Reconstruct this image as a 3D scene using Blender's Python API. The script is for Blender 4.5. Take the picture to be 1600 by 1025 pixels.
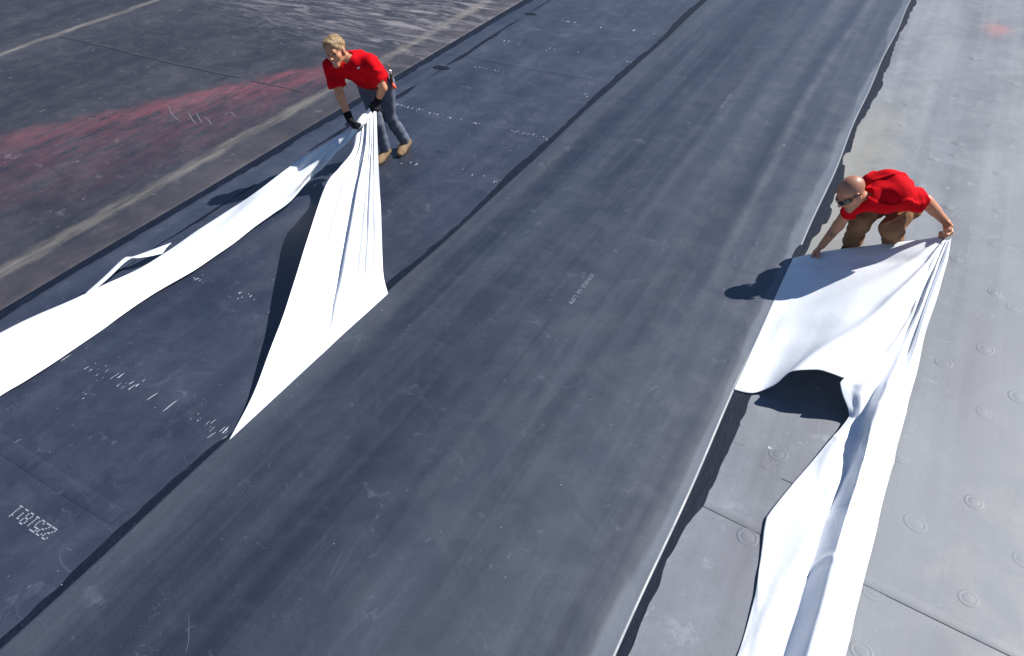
import bpy, math, random
import numpy as np
from mathutils import Matrix, Vector

for o in list(bpy.data.objects): bpy.data.objects.remove(o)
scene = bpy.context.scene
COL = scene.collection
random.seed(7); rng = np.random.default_rng(7)

# ------------------------------------------------------------------ camera
CAM_H = 3.8
FPX, CX, CY = 1114.0, 800.0, 512.5            # focal length and centre for a 1600 px wide frame
def unit(v):
    v = np.asarray(v, float); return v/np.linalg.norm(v)
_y = unit((840.0, 1001.5, -FPX)); _x = -unit((-2500.0, 857.5, -FPX))
_x = unit(_x-_y*_x.dot(_y)); _z = np.cross(_x, _y)
RC = np.array([_x, _y, _z])                   # world = RC @ camera axes; Y runs along the roofing sheets
cam_data = bpy.data.cameras.new('camera'); cam = bpy.data.objects.new('camera', cam_data); COL.objects.link(cam)
cam_data.sensor_width = 36; cam_data.lens = FPX/1600*36; cam_data.clip_start = 0.05; cam_data.clip_end = 2000
M4 = Matrix.Identity(4)
for i in range(3):
    for j in range(3): M4[i][j] = RC[i, j]
M4[2][3] = CAM_H
cam.matrix_world = M4
scene.camera = cam
scene.render.resolution_x = 1024; scene.render.resolution_y = 656

# ------------------------------------------------------------------ sky, sun, exposure
SUN_EL, SUN_AZ = 44.0, 48.0                   # azimuth counted from +X towards +Y
world = bpy.data.worlds.new('World'); scene.world = world; world.use_nodes = True
wn = world.node_tree.nodes; wl = world.node_tree.links
sky = wn.new('ShaderNodeTexSky'); sky.sky_type = 'NISHITA'; sky.sun_disc = False
sky.sun_elevation = math.radians(SUN_EL); sky.sun_rotation = math.radians(90-SUN_AZ)
sky.air_density = 1.0; sky.dust_density = 0.0; sky.ozone_density = 5.0
wl.new(sky.outputs[0], wn['Background'].inputs[0]); wn['Background'].inputs[1].default_value = 0.062
sun_data = bpy.data.lights.new('sun', 'SUN'); sun_data.energy = 4.8; sun_data.angle = math.radians(0.53)
sun_data.color = (1.0, 0.965, 0.91)
sun = bpy.data.objects.new('sun', sun_data); COL.objects.link(sun)
sun_dir = Vector((math.cos(math.radians(SUN_EL))*math.cos(math.radians(SUN_AZ)), math.cos(math.radians(SUN_EL))*math.sin(math.radians(SUN_AZ)), math.sin(math.radians(SUN_EL))))
sun.rotation_euler = (-sun_dir).to_track_quat('-Z', 'Y').to_euler()
sun.location = sun_dir*30
vs = scene.view_settings
vs.view_transform = 'Standard'; vs.look = 'None'; vs.gamma = 1.0; vs.use_curve_mapping = False
vs.exposure = 0.65

# ------------------------------------------------------------------ helpers
def ray(px, py): return unit(RC @ np.array([px-CX, -(py-CY), -FPX]))
def at(px, py, z=0.0):
    d = ray(px, py); t = (z-CAM_H)/d[2]; return np.array([0, 0, CAM_H])+t*d
def on_line(px, py, a, b):
    """point on the sight line nearest to the straight line a-b"""
    o = np.array([0, 0, CAM_H]); d = ray(px, py); a = np.asarray(a); e = unit(np.asarray(b)-a)
    w = o-a; k = d.dot(e); t = (k*e.dot(w)-d.dot(w))/(1-k*k); return o+t*d

def link(o, parent=None):
    COL.objects.link(o)
    if parent is not None: o.parent = parent
    return o
def mesh_obj(name, verts, faces, mat, parent=None, base=None, smooth=False):
    v = np.asarray(verts, float)
    if base is not None: v = v-np.asarray(base, float)
    me = bpy.data.meshes.new(name); me.from_pydata(v.tolist(), [], faces); me.update()
    if mat is not None: me.materials.append(mat)
    if smooth: me.polygons.foreach_set('use_smooth', [True]*len(me.polygons))
    o = bpy.data.objects.new(name, me)
    if base is not None and parent is None: o.location = base
    return link(o, parent)
def tag(o, label=None, cat=None, group=None, kind=None):
    if label: o['label'] = label
    if cat: o['category'] = cat
    if group: o['group'] = group
    if kind: o['kind'] = kind
    return o
def empty(name, loc):
    o = bpy.data.objects.new(name, None); o.location = loc; o.empty_display_size = 0.1; COL.objects.link(o); return o
def grid_faces(nu, nv):
    return [(j*nu+i, j*nu+i+1, (j+1)*nu+i+1, (j+1)*nu+i) for j in range(nv-1) for i in range(nu-1)]
def catmull(P, n):
    """n points along a curve through the rows of P (any trailing shape)"""
    P = np.asarray(P, float); m = len(P)
    Q = np.concatenate([[2*P[0]-P[1]], P, [2*P[-1]-P[-2]]])
    out = []
    for t in np.linspace(0, m-1, n):
        i = min(int(t), m-2); f = t-i; a, b, c, d = Q[i:i+4]
        out.append(0.5*(2*b+(c-a)*f+(2*a-5*b+4*c-d)*f*f+(3*b-a-3*c+d)*f**3))
    return np.array(out)
class Waves:
    """smooth pseudo-noise made of sine waves"""
    def __init__(s, n, lo, hi, seed, dim=3, stretch=None):
        r = np.random.default_rng(seed); k = r.normal(size=(n, dim)); k /= np.linalg.norm(k, axis=1)[:, None]
        s.k = k*np.exp(r.uniform(math.log(lo), math.log(hi), n))[:, None]
        if stretch is not None: s.k = s.k*np.asarray(stretch)
        s.p = r.uniform(0, 6.28, n); s.n = n
    def __call__(s, X):
        X = np.asarray(X, float); out = np.zeros(X.shape[:-1])
        for k, p in zip(s.k, s.p): out += np.sin(X@k+p)
        return out/math.sqrt(s.n)
def sstep(a, b, x):
    t = np.clip((x-a)/(b-a), 0, 1); return t*t*(3-2*t)

# ------------------------------------------------------------------ materials
class NT:
    def __init__(s, name):
        s.m = bpy.data.materials.new(name); s.m.use_nodes = True; s.t = s.m.node_tree; s.n = s.t.nodes; s.l = s.t.links
        s.b = s.n['Principled BSDF']
    def put(s, sock, v):
        if hasattr(v, 'links') or isinstance(v, bpy.types.NodeSocket): s.l.new(v, sock)
        else: sock.default_value = v
    def math(s, op, a, b=0.0, c=None, clamp=False):
        n = s.n.new('ShaderNodeMath'); n.operation = op; n.use_clamp = clamp
        s.put(n.inputs[0], a); s.put(n.inputs[1], b)
        if c is not None: s.put(n.inputs[2], c)
        return n.outputs[0]
    def mul(s, a, b): return s.math('MULTIPLY', a, b)
    def add(s, a, b): return s.math('ADD', a, b)
    def pos(s): return s.n.new('ShaderNodeNewGeometry').outputs['Position']
    def mapping(s, vec, scale=(1, 1, 1), loc=(0, 0, 0), rot=(0, 0, 0)):
        n = s.n.new('ShaderNodeMapping'); s.put(n.inputs[0], vec); n.inputs[1].default_value = loc; n.inputs[2].default_value = rot; n.inputs[3].default_value = scale
        return n.outputs[0]
    def noise(s, vec, scale=1.0, detail=4, rough=0.5, dist=0.0):
        n = s.n.new('ShaderNodeTexNoise'); s.put(n.inputs['Vector'], vec); n.inputs['Scale'].default_value = scale
        n.inputs['Detail'].default_value = detail; n.inputs['Roughness'].default_value = rough; n.inputs['Distortion'].default_value = dist
        return n.outputs[0]
    def voro(s, vec, scale, out='Distance', feature='F1', rnd=1.0):
        n = s.n.new('ShaderNodeTexVoronoi'); s.put(n.inputs['Vector'], vec); n.inputs['Scale'].default_value = scale; n.feature = feature
        n.inputs['Randomness'].default_value = rnd
        return n.outputs[out]
    def ramp(s, x, a, b, lo=0.0, hi=1.0):
        n = s.n.new('ShaderNodeMapRange'); n.interpolation_type = 'SMOOTHSTEP'; s.put(n.inputs[0], x)
        n.inputs[1].default_value = a; n.inputs[2].default_value = b; n.inputs[3].default_value = lo; n.inputs[4].default_value = hi
        return n.outputs[0]
    def mix(s, f, a, b):
        n = s.n.new('ShaderNodeMix'); n.data_type = 'RGBA'; s.put(n.inputs[0], f)
        for q, v in ((n.inputs[6], a), (n.inputs[7], b)):
            if isinstance(v, tuple): q.default_value = (*v, 1.0) if len(v) == 3 else v
            else: s.l.new(v, q)
        return n.outputs[2]
    def sep(s, vec):
        n = s.n.new('ShaderNodeSeparateXYZ'); s.put(n.inputs[0], vec); return n.outputs
    def bump(s, h, strength=0.3, dist=0.01):
        n = s.n.new('ShaderNodeBump'); s.put(n.inputs['Height'], h); n.inputs['Strength'].default_value = strength; n.inputs['Distance'].default_value = dist
        s.l.new(n.outputs[0], s.b.inputs['Normal'])
    def color(s, c):
        if isinstance(c, tuple): s.b.inputs['Base Color'].default_value = (*c, 1.0)
        else: s.l.new(c, s.b.inputs['Base Color'])
    def rough(s, v): s.put(s.b.inputs['Roughness'], v)
    def spec(s, v): s.put(s.b.inputs['Specular IOR Level'], v)

def plain(name, c, rough=0.6, spec=0.4, metal=0.0, var=0.15, scale=30):
    t = NT(name); p = t.pos(); n = t.noise(p, scale, 4)
    t.color(t.mix(n, tuple(x*(1-var) for x in c), tuple(min(1, x*(1+var)) for x in c)))
    t.rough(rough); t.spec(spec); t.b.inputs['Metallic'].default_value = metal
    return t.m

def rubber(name, base, dust, amount, scuff, roughness, streak=1.0, extra=None, specks=0.5, spec=0.5, prints=0.0, cloudy=1.0):
    """black roofing rubber under grey dust, with lengthwise streaks, smears, scratches and specks"""
    t = NT(name); p = t.pos()
    streaks = t.noise(t.mapping(p, (2.2, 0.10, 1)), 1.0, 5, 0.6)
    fine = t.noise(t.mapping(p, (9, 0.16, 1)), 1.0, 4, 0.6)
    patch = t.noise(p, 0.7, 8, 0.62, 0.4)
    cloud = t.noise(p, 3.2, 8, 0.68, 0.6)
    grain = t.noise(p, 55, 5, 0.7)
    d = t.add(t.mul(t.ramp(streaks, 0.36, 0.66), 0.42*streak), t.mul(t.ramp(patch, 0.36, 0.68), 0.36*cloudy))
    d = t.add(d, t.mul(t.ramp(cloud, 0.42, 0.72), 0.34*cloudy))
    d = t.add(d, t.mul(t.ramp(fine, 0.40, 0.75), 0.22*streak))
    d = t.mul(d, t.ramp(grain, 0.25, 0.75, 0.8, 1.2))
    # short wiped smears, scattered cell by cell
    w = t.noise(p, 5, 3, 0.5)
    warp = t.n.new('ShaderNodeVectorMath'); warp.operation = 'MULTIPLY_ADD'
    cvec = t.n.new('ShaderNodeCombineXYZ'); t.put(cvec.inputs[0], w); t.put(cvec.inputs[1], t.noise(t.mapping(p, loc=(7, 3, 1)), 5, 3))
    t.l.new(cvec.outputs[0], warp.inputs[0]); warp.inputs[1].default_value = (0.35, 0.35, 0); t.l.new(p, warp.inputs[2])
    wp = warp.outputs[0]
    sm = None
    for sc, st, rot, th in ((1.7, (1, 2.4, 1), 0.5, 0.17), (2.6, (2.6, 1, 1), -0.4, 0.16), (4.5, (1, 1.8, 1), 1.1, 0.17), (7.0, (1, 3.0, 1), 0.15, 0.20)):
        v = t.mapping(wp, st, rot=(0, 0, rot)); dist = t.voro(v, sc); cell = t.sep(t.voro(v, sc, 'Color'))[0]
        m = t.mul(t.ramp(dist, th, th*0.35), t.ramp(cell, 0.52, 0.78))
        sm = m if sm is None else t.math('MAXIMUM', sm, m)
    sm = t.mul(sm, t.ramp(t.noise(p, 26, 5, 0.7), 0.38, 0.62))
    # long thin scratches
    ln = None
    for sc, st, rot in ((1.1, (1, 0.35, 1), 0.3), (1.6, (0.5, 1.2, 1), -0.5)):
        x = t.noise(t.mapping(p, st, rot=(0, 0, rot), loc=(3.1*sc, 1.7, 0)), sc, 2, 0.4, 1.2)
        q = t.math('ABSOLUTE', t.math('SUBTRACT', x, 0.5)); q = t.ramp(q, 0.0035, 0.0005)
        q = t.mul(q, t.ramp(t.noise(t.mapping(p, loc=(9, 4*sc, 0)), 1.3, 3), 0.53, 0.64))
        ln = q if ln is None else t.math('MAXIMUM', ln, q)
    sp = t.mul(t.ramp(t.voro(p, 9), 0.075, 0.03), t.ramp(t.sep(t.voro(p, 9, 'Color'))[1], 0.86, 0.9))
    f = t.math('MULTIPLY', d, amount)
    f = t.add(f, t.mul(sm, scuff)); f = t.add(f, t.mul(ln, scuff*0.45)); f = t.add(f, t.mul(sp, specks))
    if prints > 0:   # dusty boot soles: ovals with a tread pattern
        v = t.mapping(wp, (2.2, 0.85, 1), rot=(0, 0, 0.25)); dist = t.voro(v, 1.6); cell = t.sep(t.voro(v, 1.6, 'Color'))[0]
        m = t.mul(t.ramp(dist, 0.21, 0.15), t.ramp(cell, 0.45, 0.55))
        tread = t.ramp(t.voro(t.mapping(p, (1, 1.6, 1)), 46), 0.42, 0.2)
        m = t.mul(t.mul(m, tread), t.ramp(t.noise(p, 9, 4, 0.6), 0.42, 0.62))
        f = t.add(f, t.mul(m, prints))
    f = t.math('MINIMUM', f, 1.0)
    c = t.mix(f, base, dust)
    hue = t.noise(t.mapping(p, (0.9, 0.25, 1), loc=(5, 2, 0)), 1.0, 4, 0.6)
    c = t.mix(t.ramp(hue, 0.4, 0.7, 0, 0.22), c, tuple(b*1.1 for b in (base[0]*1.2, base[1]*1.0, base[2]*1.1)))
    if extra: c = extra(t, p, c, cloud, grain)
    t.color(c); t.rough(t.add(t.mul(f, 0.16), t.ramp(cloud, 0.3, 0.7, roughness-0.05, roughness+0.05))); t.spec(spec)
    h = t.add(t.mul(grain, 0.25), t.add(t.mul(cloud, 0.8*cloudy), t.mul(fine, 0.4)))
    t.bump(h, 0.16, 0.012)
    return t.m

def left_extra(t, p, c, cloud, grain):
    X, Y, Z = t.sep(p)
    wob = t.math('SUBTRACT', t.noise(p, 2.2, 6, 0.65), 0.5)
    # brushed, pale scuffed area beyond the workers
    tex = t.noise(t.mapping(p, (0.5, 2.6, 1), rot=(0, 0, 0.35)), 2.4, 8, 0.72, 1.3)
    m = t.mul(t.ramp(t.add(Y, t.add(t.mul(X, 0.25), t.mul(wob, 2.5))), 5.2, 7.6), t.ramp(X, -13.0, -10.5))
    m = t.mul(m, t.ramp(tex, 0.44, 0.66))
    c = t.mix(t.mul(m, t.ramp(t.add(Y, t.mul(wob, 2.0)), 7.0, 9.0, 0.30, 0.62)), c, (0.29, 0.262, 0.272))
    # red chalk dust: a sharp upper border, fading out on the near side
    s = t.add(t.mul(t.math('ADD', X, 9.67), -0.85), t.mul(t.math('SUBTRACT', Y, 4.0), 0.527))   # across the band
    l = t.add(t.mul(t.math('ADD', X, 9.67), 0.527), t.mul(t.math('SUBTRACT', Y, 4.0), 0.85))    # along the band
    s = t.add(s, t.mul(wob, 0.75))
    stre = t.noise(t.mapping(p, (3.0, 0.8, 1), rot=(0, 0, -0.55)), 2.0, 6, 0.7)
    core = t.mul(t.mul(t.ramp(s, 0.28, -0.02), t.ramp(s, -0.62, -0.08)), t.ramp(l, -0.5, 4.2, 0.22, 1.0))
    wide = t.mul(t.mul(t.ramp(s, 0.25, -0.1), t.ramp(s, -2.9, -0.3)), t.ramp(stre, 0.35, 0.62))
    m = t.math('MINIMUM', t.add(t.mul(t.mul(core, t.ramp(stre, 0.25, 0.6)), 0.28), t.mul(wide, 0.17)), 0.9)
    m = t.mul(m, t.mul(t.ramp(l, 5.4, 3.6), t.ramp(X, -6.75, -7.3)))
    c = t.mix(m, c, (0.33, 0.085, 0.10))
    # tan dirt line left along an old lap, and along the far lap
    for x0, w, a in ((-6.88, 0.15, 0.58), (-12.56, 0.12, 0.75)):
        dx = t.math('ABSOLUTE', t.add(t.math('SUBTRACT', X, x0), t.mul(wob, 0.22)))
        m = t.mul(t.ramp(dx, w, w*0.15), t.ramp(t.noise(t.mapping(p, (5, 0.7, 1)), 1.7, 6, 0.7), 0.28, 0.66))
        c = t.mix(t.mul(m, a*0.8), c, (0.27, 0.245, 0.205))
    # brownish strip between the tan line and the new sheet
    m = t.mul(t.ramp(X, -6.8, -6.6), t.ramp(cloud, 0.3, 0.7, 0.5, 1.0))
    c = t.mix(t.mul(m, 0.45), c, (0.066, 0.056, 0.060))
    return c

M = {}
M['roof_left'] = rubber('weathered_rubber', (0.0165, 0.0175, 0.0265), (0.125, 0.120, 0.142), 0.48, 0.75, 0.52, 0.35, left_extra, 0.35, 0.5)
M['roof_ab'] = rubber('dusty_rubber', (0.0138, 0.0185, 0.0370), (0.092, 0.110, 0.160), 0.46, 0.45, 0.45, 0.7, None, 0.3, 0.75, 0.0, 0.8)
def bc_extra(t, p, c, cloud, grain):
    X, Y, Z = t.sep(p); wob = t.math('SUBTRACT', t.noise(t.mapping(p, (1, 0.25, 1)), 1.6, 4, 0.6), 0.5)
    m = t.ramp(t.add(X, t.mul(wob, 0.1)), -2.03, -1.90)             # dustier half of the sheet
    c = t.mix(t.mul(m, 0.15), c, (0.110, 0.128, 0.165))
    m = t.ramp(t.add(X, t.mul(wob, 0.34)), -0.57, -0.52)            # sun sheen of the curled edge, painted in as a paler margin
    c = t.mix(t.mul(m, 0.24), c, (0.26, 0.29, 0.34))
    m = t.ramp(t.add(X, t.mul(wob, 0.5)), -3.12, -3.34)
    c = t.mix(t.mul(m, 0.10), c, (0.18, 0.185, 0.20))
    return c
M['roof_bc'] = rubber('new_rubber', (0.0090, 0.0130, 0.0270), (0.078, 0.096, 0.138), 0.46, 0.42, 0.43, 1.25, bc_extra, 0.22, 0.8, 0.26, 0.38)
def right_extra(t, p, c, cloud, grain):
    X, Y, Z = t.sep(p); wob = t.math('SUBTRACT', t.noise(p, 2.0, 6, 0.65), 0.5)
    m = t.mul(t.ramp(t.add(X, t.mul(wob, 0.7)), 0.35, -0.2), t.mul(t.ramp(Y, 5.2, 6.4), t.ramp(Y, 10.5, 8.0)))
    c = t.mix(t.mul(m, 0.5), c, (0.28, 0.265, 0.22))               # tan dirt next to the adhesive
    wide = t.mul(t.ramp(t.noise(t.mapping(p, (1.2, 0.12, 1), loc=(2, 7, 0)), 1.0, 4), 0.42, 0.62), 0.25)
    c = t.mix(wide, c, (0.26, 0.272, 0.29))
    rd = t.math('SQRT', t.add(t.math('POWER', t.math('SUBTRACT', X, 0.85), 2.0), t.math('POWER', t.mul(t.math('SUBTRACT', Y, 12.9), 0.5), 2.0)))
    c = t.mix(t.mul(t.ramp(t.add(rd, t.mul(wob, 0.5)), 0.26, -0.05), 0.38), c, (0.5, 0.15, 0.12))
    return c
M['roof_right'] = rubber('aged_grey_rubber', (0.088, 0.098, 0.117), (0.220, 0.237, 0.268), 0.85, 0.75, 0.58, 0.8, right_extra, 0.25, 0.6)

def band_mat():
    t = NT('black_adhesive'); p = t.pos()
    n = t.noise(t.mapping(p, (3, 0.8, 1)), 9, 6, 0.7); d = t.noise(p, 45, 4, 0.7)
    c = t.mix(t.ramp(n, 0.45, 0.75), (0.003, 0.0065, 0.018), (0.008, 0.014, 0.034))
    c = t.mix(t.mul(t.ramp(d, 0.60, 0.75), 0.3), c, (0.10, 0.105, 0.12))
    t.color(c); t.rough(0.65); t.spec(0.2); t.bump(t.add(n, t.mul(d, 0.4)), 0.4, 0.01); return t.m
M['band'] = band_mat()
M['lap'] = rubber('lap_rubber', (0.024, 0.025, 0.03), (0.17, 0.17, 0.18), 0.55, 0.3, 0.5, 0.6)
M['lap_dark'] = plain('dark_lap', (0.038, 0.040, 0.052), 0.55, 0.4, var=0.4)
M['lap_grey'] = plain('grey_lap_edge', (0.12, 0.128, 0.145), 0.6, 0.4, var=0.4)
M['fleck'] = plain('white_paint_fleck', (0.50, 0.52, 0.56), 0.7, 0.2, var=0.25, scale=60)
M['print'] = plain('grey_ink', (0.24, 0.26, 0.32), 0.8, 0.2, var=0.35, scale=90)
M['print_white'] = plain('white_ink', (0.25, 0.27, 0.325), 0.8, 0.2, var=0.35, scale=120)
M['dull'] = plain('faint_scratch', (0.085, 0.092, 0.11), 0.8, 0.2, var=0.4, scale=60)
M['chalk'] = plain('chalk', (0.20, 0.205, 0.22), 0.9, 0.1, var=0.3, scale=90)

def film_mat():
    t = NT('white_release_film'); p = t.pos()
    n = t.noise(p, 5, 4, 0.6, 0.5); f = t.noise(p, 24, 4, 0.6)
    t.color(t.mix(n, (0.80, 0.83, 0.885), (0.84, 0.86, 0.90))); t.rough(0.34); t.spec(0.5)
    t.bump(t.add(n, t.mul(f, 0.18)), 0.22, 0.02)
    tr = t.n.new('ShaderNodeBsdfTranslucent'); tr.inputs[0].default_value = (0.74, 0.84, 0.98, 1)
    mx = t.n.new('ShaderNodeMixShader'); mx.inputs[0].default_value = 0.10
    t.l.new(t.b.outputs[0], mx.inputs[1]); t.l.new(tr.outputs[0], mx.inputs[2]); t.l.new(mx.outputs[0], t.n['Material Output'].inputs[0])
    return t.m
M['film'] = film_mat()

def skin_mat():
    t = NT('skin'); a = t.n.new('ShaderNodeVertexColor'); a.layer_name = 'Col'; p = t.pos()
    n = t.noise(p, 60, 4, 0.6)
    c = t.mix(t.ramp(n, 0.35, 0.7, 0, 0.2), a.outputs[0], (0.40, 0.15, 0.10))
    t.color(c); t.rough(0.46); t.spec(0.45)
    t.b.inputs['Subsurface Weight'].default_value = 0.08; t.b.inputs['Subsurface Radius'].default_value = (0.01, 0.004, 0.002)
    t.bump(n, 0.15, 0.003); return t.m
M['skin'] = skin_mat()
def cloth_mat(name, c, weave=300, var=0.2, rough=0.85):
    t = NT(name); p = t.pos(); n = t.noise(p, 14, 5, 0.6); w = t.noise(p, weave, 2, 0.5)
    t.color(t.mix(n, tuple(x*(1-var) for x in c), tuple(min(1, x*(1+var)) for x in c)))
    t.rough(rough); t.spec(0.08)
    t.bump(t.add(n, t.mul(w, 0.25)), 0.35, 0.008); return t.m
M['red'] = cloth_mat('red_cotton', (0.56, 0.003, 0.009), var=0.2)
M['jeans'] = cloth_mat('grey_blue_denim', (0.115, 0.125, 0.165), var=0.22)
M['tan'] = cloth_mat('tan_canvas', (0.27, 0.145, 0.078), var=0.2)
M['glove'] = cloth_mat('dark_glove', (0.026, 0.024, 0.027), var=0.3)
M['cuff'] = cloth_mat('black_cuff', (0.010, 0.010, 0.012), var=0.3)
M['boot'] = cloth_mat('tan_suede', (0.21, 0.14, 0.085), var=0.4)
M['lace'] = plain('pale_lace', (0.5, 0.4, 0.27), 0.8)
M['sole'] = plain('dark_sole', (0.03, 0.025, 0.02), 0.7)
M['brownboot'] = cloth_mat('brown_boot_leather', (0.05, 0.032, 0.022), var=0.3)
def hair_mat():
    t = NT('blond_hair'); p = t.pos(); n = t.noise(t.mapping(p, (1, 1, 0.4)), 70, 4, 0.7); q = t.noise(p, 22, 3)
    c = t.mix(t.ramp(n, 0.35, 0.65), (0.13, 0.08, 0.035), (0.46, 0.31, 0.16))
    t.color(t.mix(t.ramp(q, 0.4, 0.7, 0, 0.5), c, (0.26, 0.16, 0.07))); t.rough(0.5); t.bump(n, 0.9, 0.006); return t.m
M['hair'] = hair_mat()
M['leather'] = plain('brown_leather', (0.10, 0.042, 0.02), 0.6, 0.4, var=0.3)
M['dark_leather'] = plain('dark_leather', (0.022, 0.013, 0.011), 0.5, 0.4, var=0.3)
M['steel'] = plain('steel', (0.75, 0.76, 0.78), 0.25, 0.5, 1.0, 0.05)
M['orange'] = plain('orange_red_grip', (0.62, 0.07, 0.025), 0.45, 0.5, var=0.1)
M['lens'] = plain('black_glasses', (0.006, 0.006, 0.007), 0.12, 0.6)
M['white_mark'] = plain('white_mark', (0.8, 0.8, 0.8), 0.7)

# ------------------------------------------------------------------ the roof
XA, XB, XC = -6.31, -3.43, -0.455
roof = mesh_obj('roof', [(-300, -300, -0.06), (300, -300, -0.06), (300, 300, -0.06), (-300, 300, -0.06)], [(0, 1, 2, 3)], M['roof_left'])
tag(roof, 'weathered dark roof surface stretching away on every side', kind='structure')

def sheet(name, xs, ys, zfun, mat, thick=0.003):
    X, Y = np.meshgrid(xs, ys); Z = zfun(X, Y)
    if np.isscalar(Z): Z = np.full(X.shape, Z)
    nu, nv = len(xs), len(ys); top = np.stack([X, Y, Z], -1).reshape(-1, 3)
    f = grid_faces(nu, nv); v = top.tolist()
    # turned-down rim: the cut edge of the rubber
    rim = [j*nu for j in range(nv)], [j*nu+nu-1 for j in range(nv)]
    for k, r in enumerate(rim):
        b = len(v); v += [[*top[i][:2], top[i][2]-thick] for i in r]
        for q in range(len(r)-1):
            a = (r[q], r[q+1], b+q+1, b+q); f.append(a if k == 0 else a[::-1])
    o = mesh_obj(name, v, f, mat, smooth=True)
    return tag(o, kind='structure')
ys_dense = np.concatenate([np.arange(-8, 0, 0.4), np.arange(0, 16, 0.06), np.arange(16, 60, 0.5)])
wl1 = Waves(10, 0.4, 2.5, 3, 2)
left = sheet('roof_membrane', np.concatenate([np.arange(-60, -16, 2.0), np.arange(-16, -6.2, 0.12)]), np.concatenate([np.arange(-8, 16, 0.12), np.arange(16, 60, 2.0)]),
             lambda X, Y: 0.004*wl1(np.stack([X, Y], -1)), M['roof_left'])
tag(left, 'weathered dark rubber roofing with a red chalk smear, left of the seam')
wab = Waves(12, 0.5, 4.0, 5, 2); wabx = Waves(6, 4, 11, 6, 2, (1, 0.06))
def z_ab(X, Y):
    P = np.stack([X, Y], -1); return 0.012+0.003*wab(P)+0.0012*wabx(P)
ab = sheet('roof_membrane', np.arange(XA, XB+0.35, 0.04), ys_dense, z_ab, M['roof_ab'])
tag(ab, 'dark rubber roofing sheet under the worker in grey trousers')
wr = Waves(12, 0.5, 4.5, 9, 2)
def z_right(X, Y): return 0.012+0.0028*wr(np.stack([X, Y], -1))
right = sheet('roof_membrane', np.concatenate([np.arange(XC-0.35, 2.4, 0.04), np.arange(2.4, 60, 1.0)]), ys_dense, z_right, M['roof_right'])
tag(right, 'pale grey aged rubber roofing dotted with round fastener bumps, right of the seam')
wb1 = Waves(8, 0.35, 1.6, 12, 2, (0.5, 1)); wb2 = Waves(10, 5.0, 15.0, 13, 2, (1, 0.035)); wb3 = Waves(8, 1.0, 3.0, 14, 2, (0.6, 1))
def edge_b(Y): return XB+0.010*np.sin(1.3*Y+0.6)+0.005*np.sin(3.1*Y)
def edge_c(Y): return XC+0.012*np.sin(0.9*Y+2.0)+0.008*np.sin(2.7*Y)
def z_bc_u(U, Y):
    X = XB+(XC-XB)*U; P = np.stack([X, Y], -1)
    z = 0.021+0.0016*wb1(P)+0.0024*wb2(P)*sstep(0, 0.1, U)*(0.6+0.5*np.sin(0.4*Y+X))
    z += 0.016*np.exp(-((X+1.10-0.05*np.sin(0.5*Y))/0.085)**2)*sstep(3.6, 7.5, Y)            # long ridge
    z += 0.010*np.exp(-((X+1.55-0.06*np.sin(0.4*Y+1))/0.10)**2)*sstep(5, 9, Y)
    z += 0.006*np.exp(-((X-XC+0.14+0.035*np.sin(1.1*Y))/0.085)**2)*(0.75+0.25*np.sin(1.7*Y+0.5))    # the edge droops over the lap
    z += 0.009*np.exp(-((X-XB-0.14)/0.09)**2)
    return z
ub = np.concatenate([np.linspace(0, 0.12, 16)[:-1], np.linspace(0.12, 0.78, 62)[:-1], np.linspace(0.78, 1, 40)])
U, Y = np.meshgrid(ub, ys_dense)
Xbc = edge_b(Y)*(1-U)+edge_c(Y)*U
Zbc = z_bc_u(U, Y)
vb = np.stack([Xbc, Y, Zbc], -1).reshape(-1, 3); nub, nvb = len(ub), len(ys_dense); fb = grid_faces(nub, nvb); vb = vb.tolist()
for k, col in enumerate((0, nub-1)):
    b = len(vb); vb += [[vb[j*nub+col][0]+(-0.002 if k == 0 else 0.002), vb[j*nub+col][1], vb[j*nub+col][2]-0.0055] for j in range(nvb)]
    for j in range(nvb-1):
        a = (j*nub+col, (j+1)*nub+col, b+j+1, b+j); fb.append(a if k == 0 else a[::-1])
bc = mesh_obj('roof_membrane', vb, fb, M['roof_bc'], smooth=True)
tag(bc, 'dark rubber roofing sheet lying lapped between the two seams', kind='structure')
def z_bc(x, y):
    u = (x-edge_b(y))/(edge_c(y)-edge_b(y)); return float(z_bc_u(np.array(u), np.array(y)))

# ragged black adhesive bands, dirt-free, along the laps
def ragged(name, parent, zf, y0, y1, left_f, right_f, rough_l, rough_r, seed, mat, step=0.035, lift=0.004, nx=5):
    ys = np.arange(y0, y1, step); r = np.random.default_rng(seed)
    w1 = Waves(6, 2, 9, seed, 1); w2 = Waves(8, 10, 45, seed+1, 1); steps = np.repeat(r.normal(size=len(ys)//9+2), 9)[:len(ys)]
    n1 = w1(ys[:, None])*0.5+w2(ys[:, None])*0.3; n2 = w1(ys[:, None]+40)*0.5+w2(ys[:, None]+11)*0.3+steps*0.45
    xl = left_f(ys)+rough_l*n1; xr = right_f(ys)+rough_r*n2; xr = np.maximum(xr, xl+0.004)
    v = []
    for j in range(len(ys)):
        for i in range(nx):
            x = xl[j]+(xr[j]-xl[j])*i/(nx-1); v.append((x, ys[j], zf(np.array(x), np.array(ys[j]))+lift))
    return mesh_obj(name, v, grid_faces(nx, len(ys)), mat, parent, smooth=True)
ragged('adhesive_band', ab, z_ab, -3, 30, lambda y: edge_b(y)-0.058-0.005*np.clip(y-1, 0, 12)-0.02*np.sin(2.3*y), lambda y: edge_b(y)+0.06, 0.020, 0.0, 21, M['band'])
ragged('adhesive_band', right, z_right, -3, 30, lambda y: edge_c(y)-0.06, lambda y: XC+0.085+0.03*np.sin(1.9*y+1)-0.015*sstep(5, 12, y), 0.0, 0.021, 22, M['band'])
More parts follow.
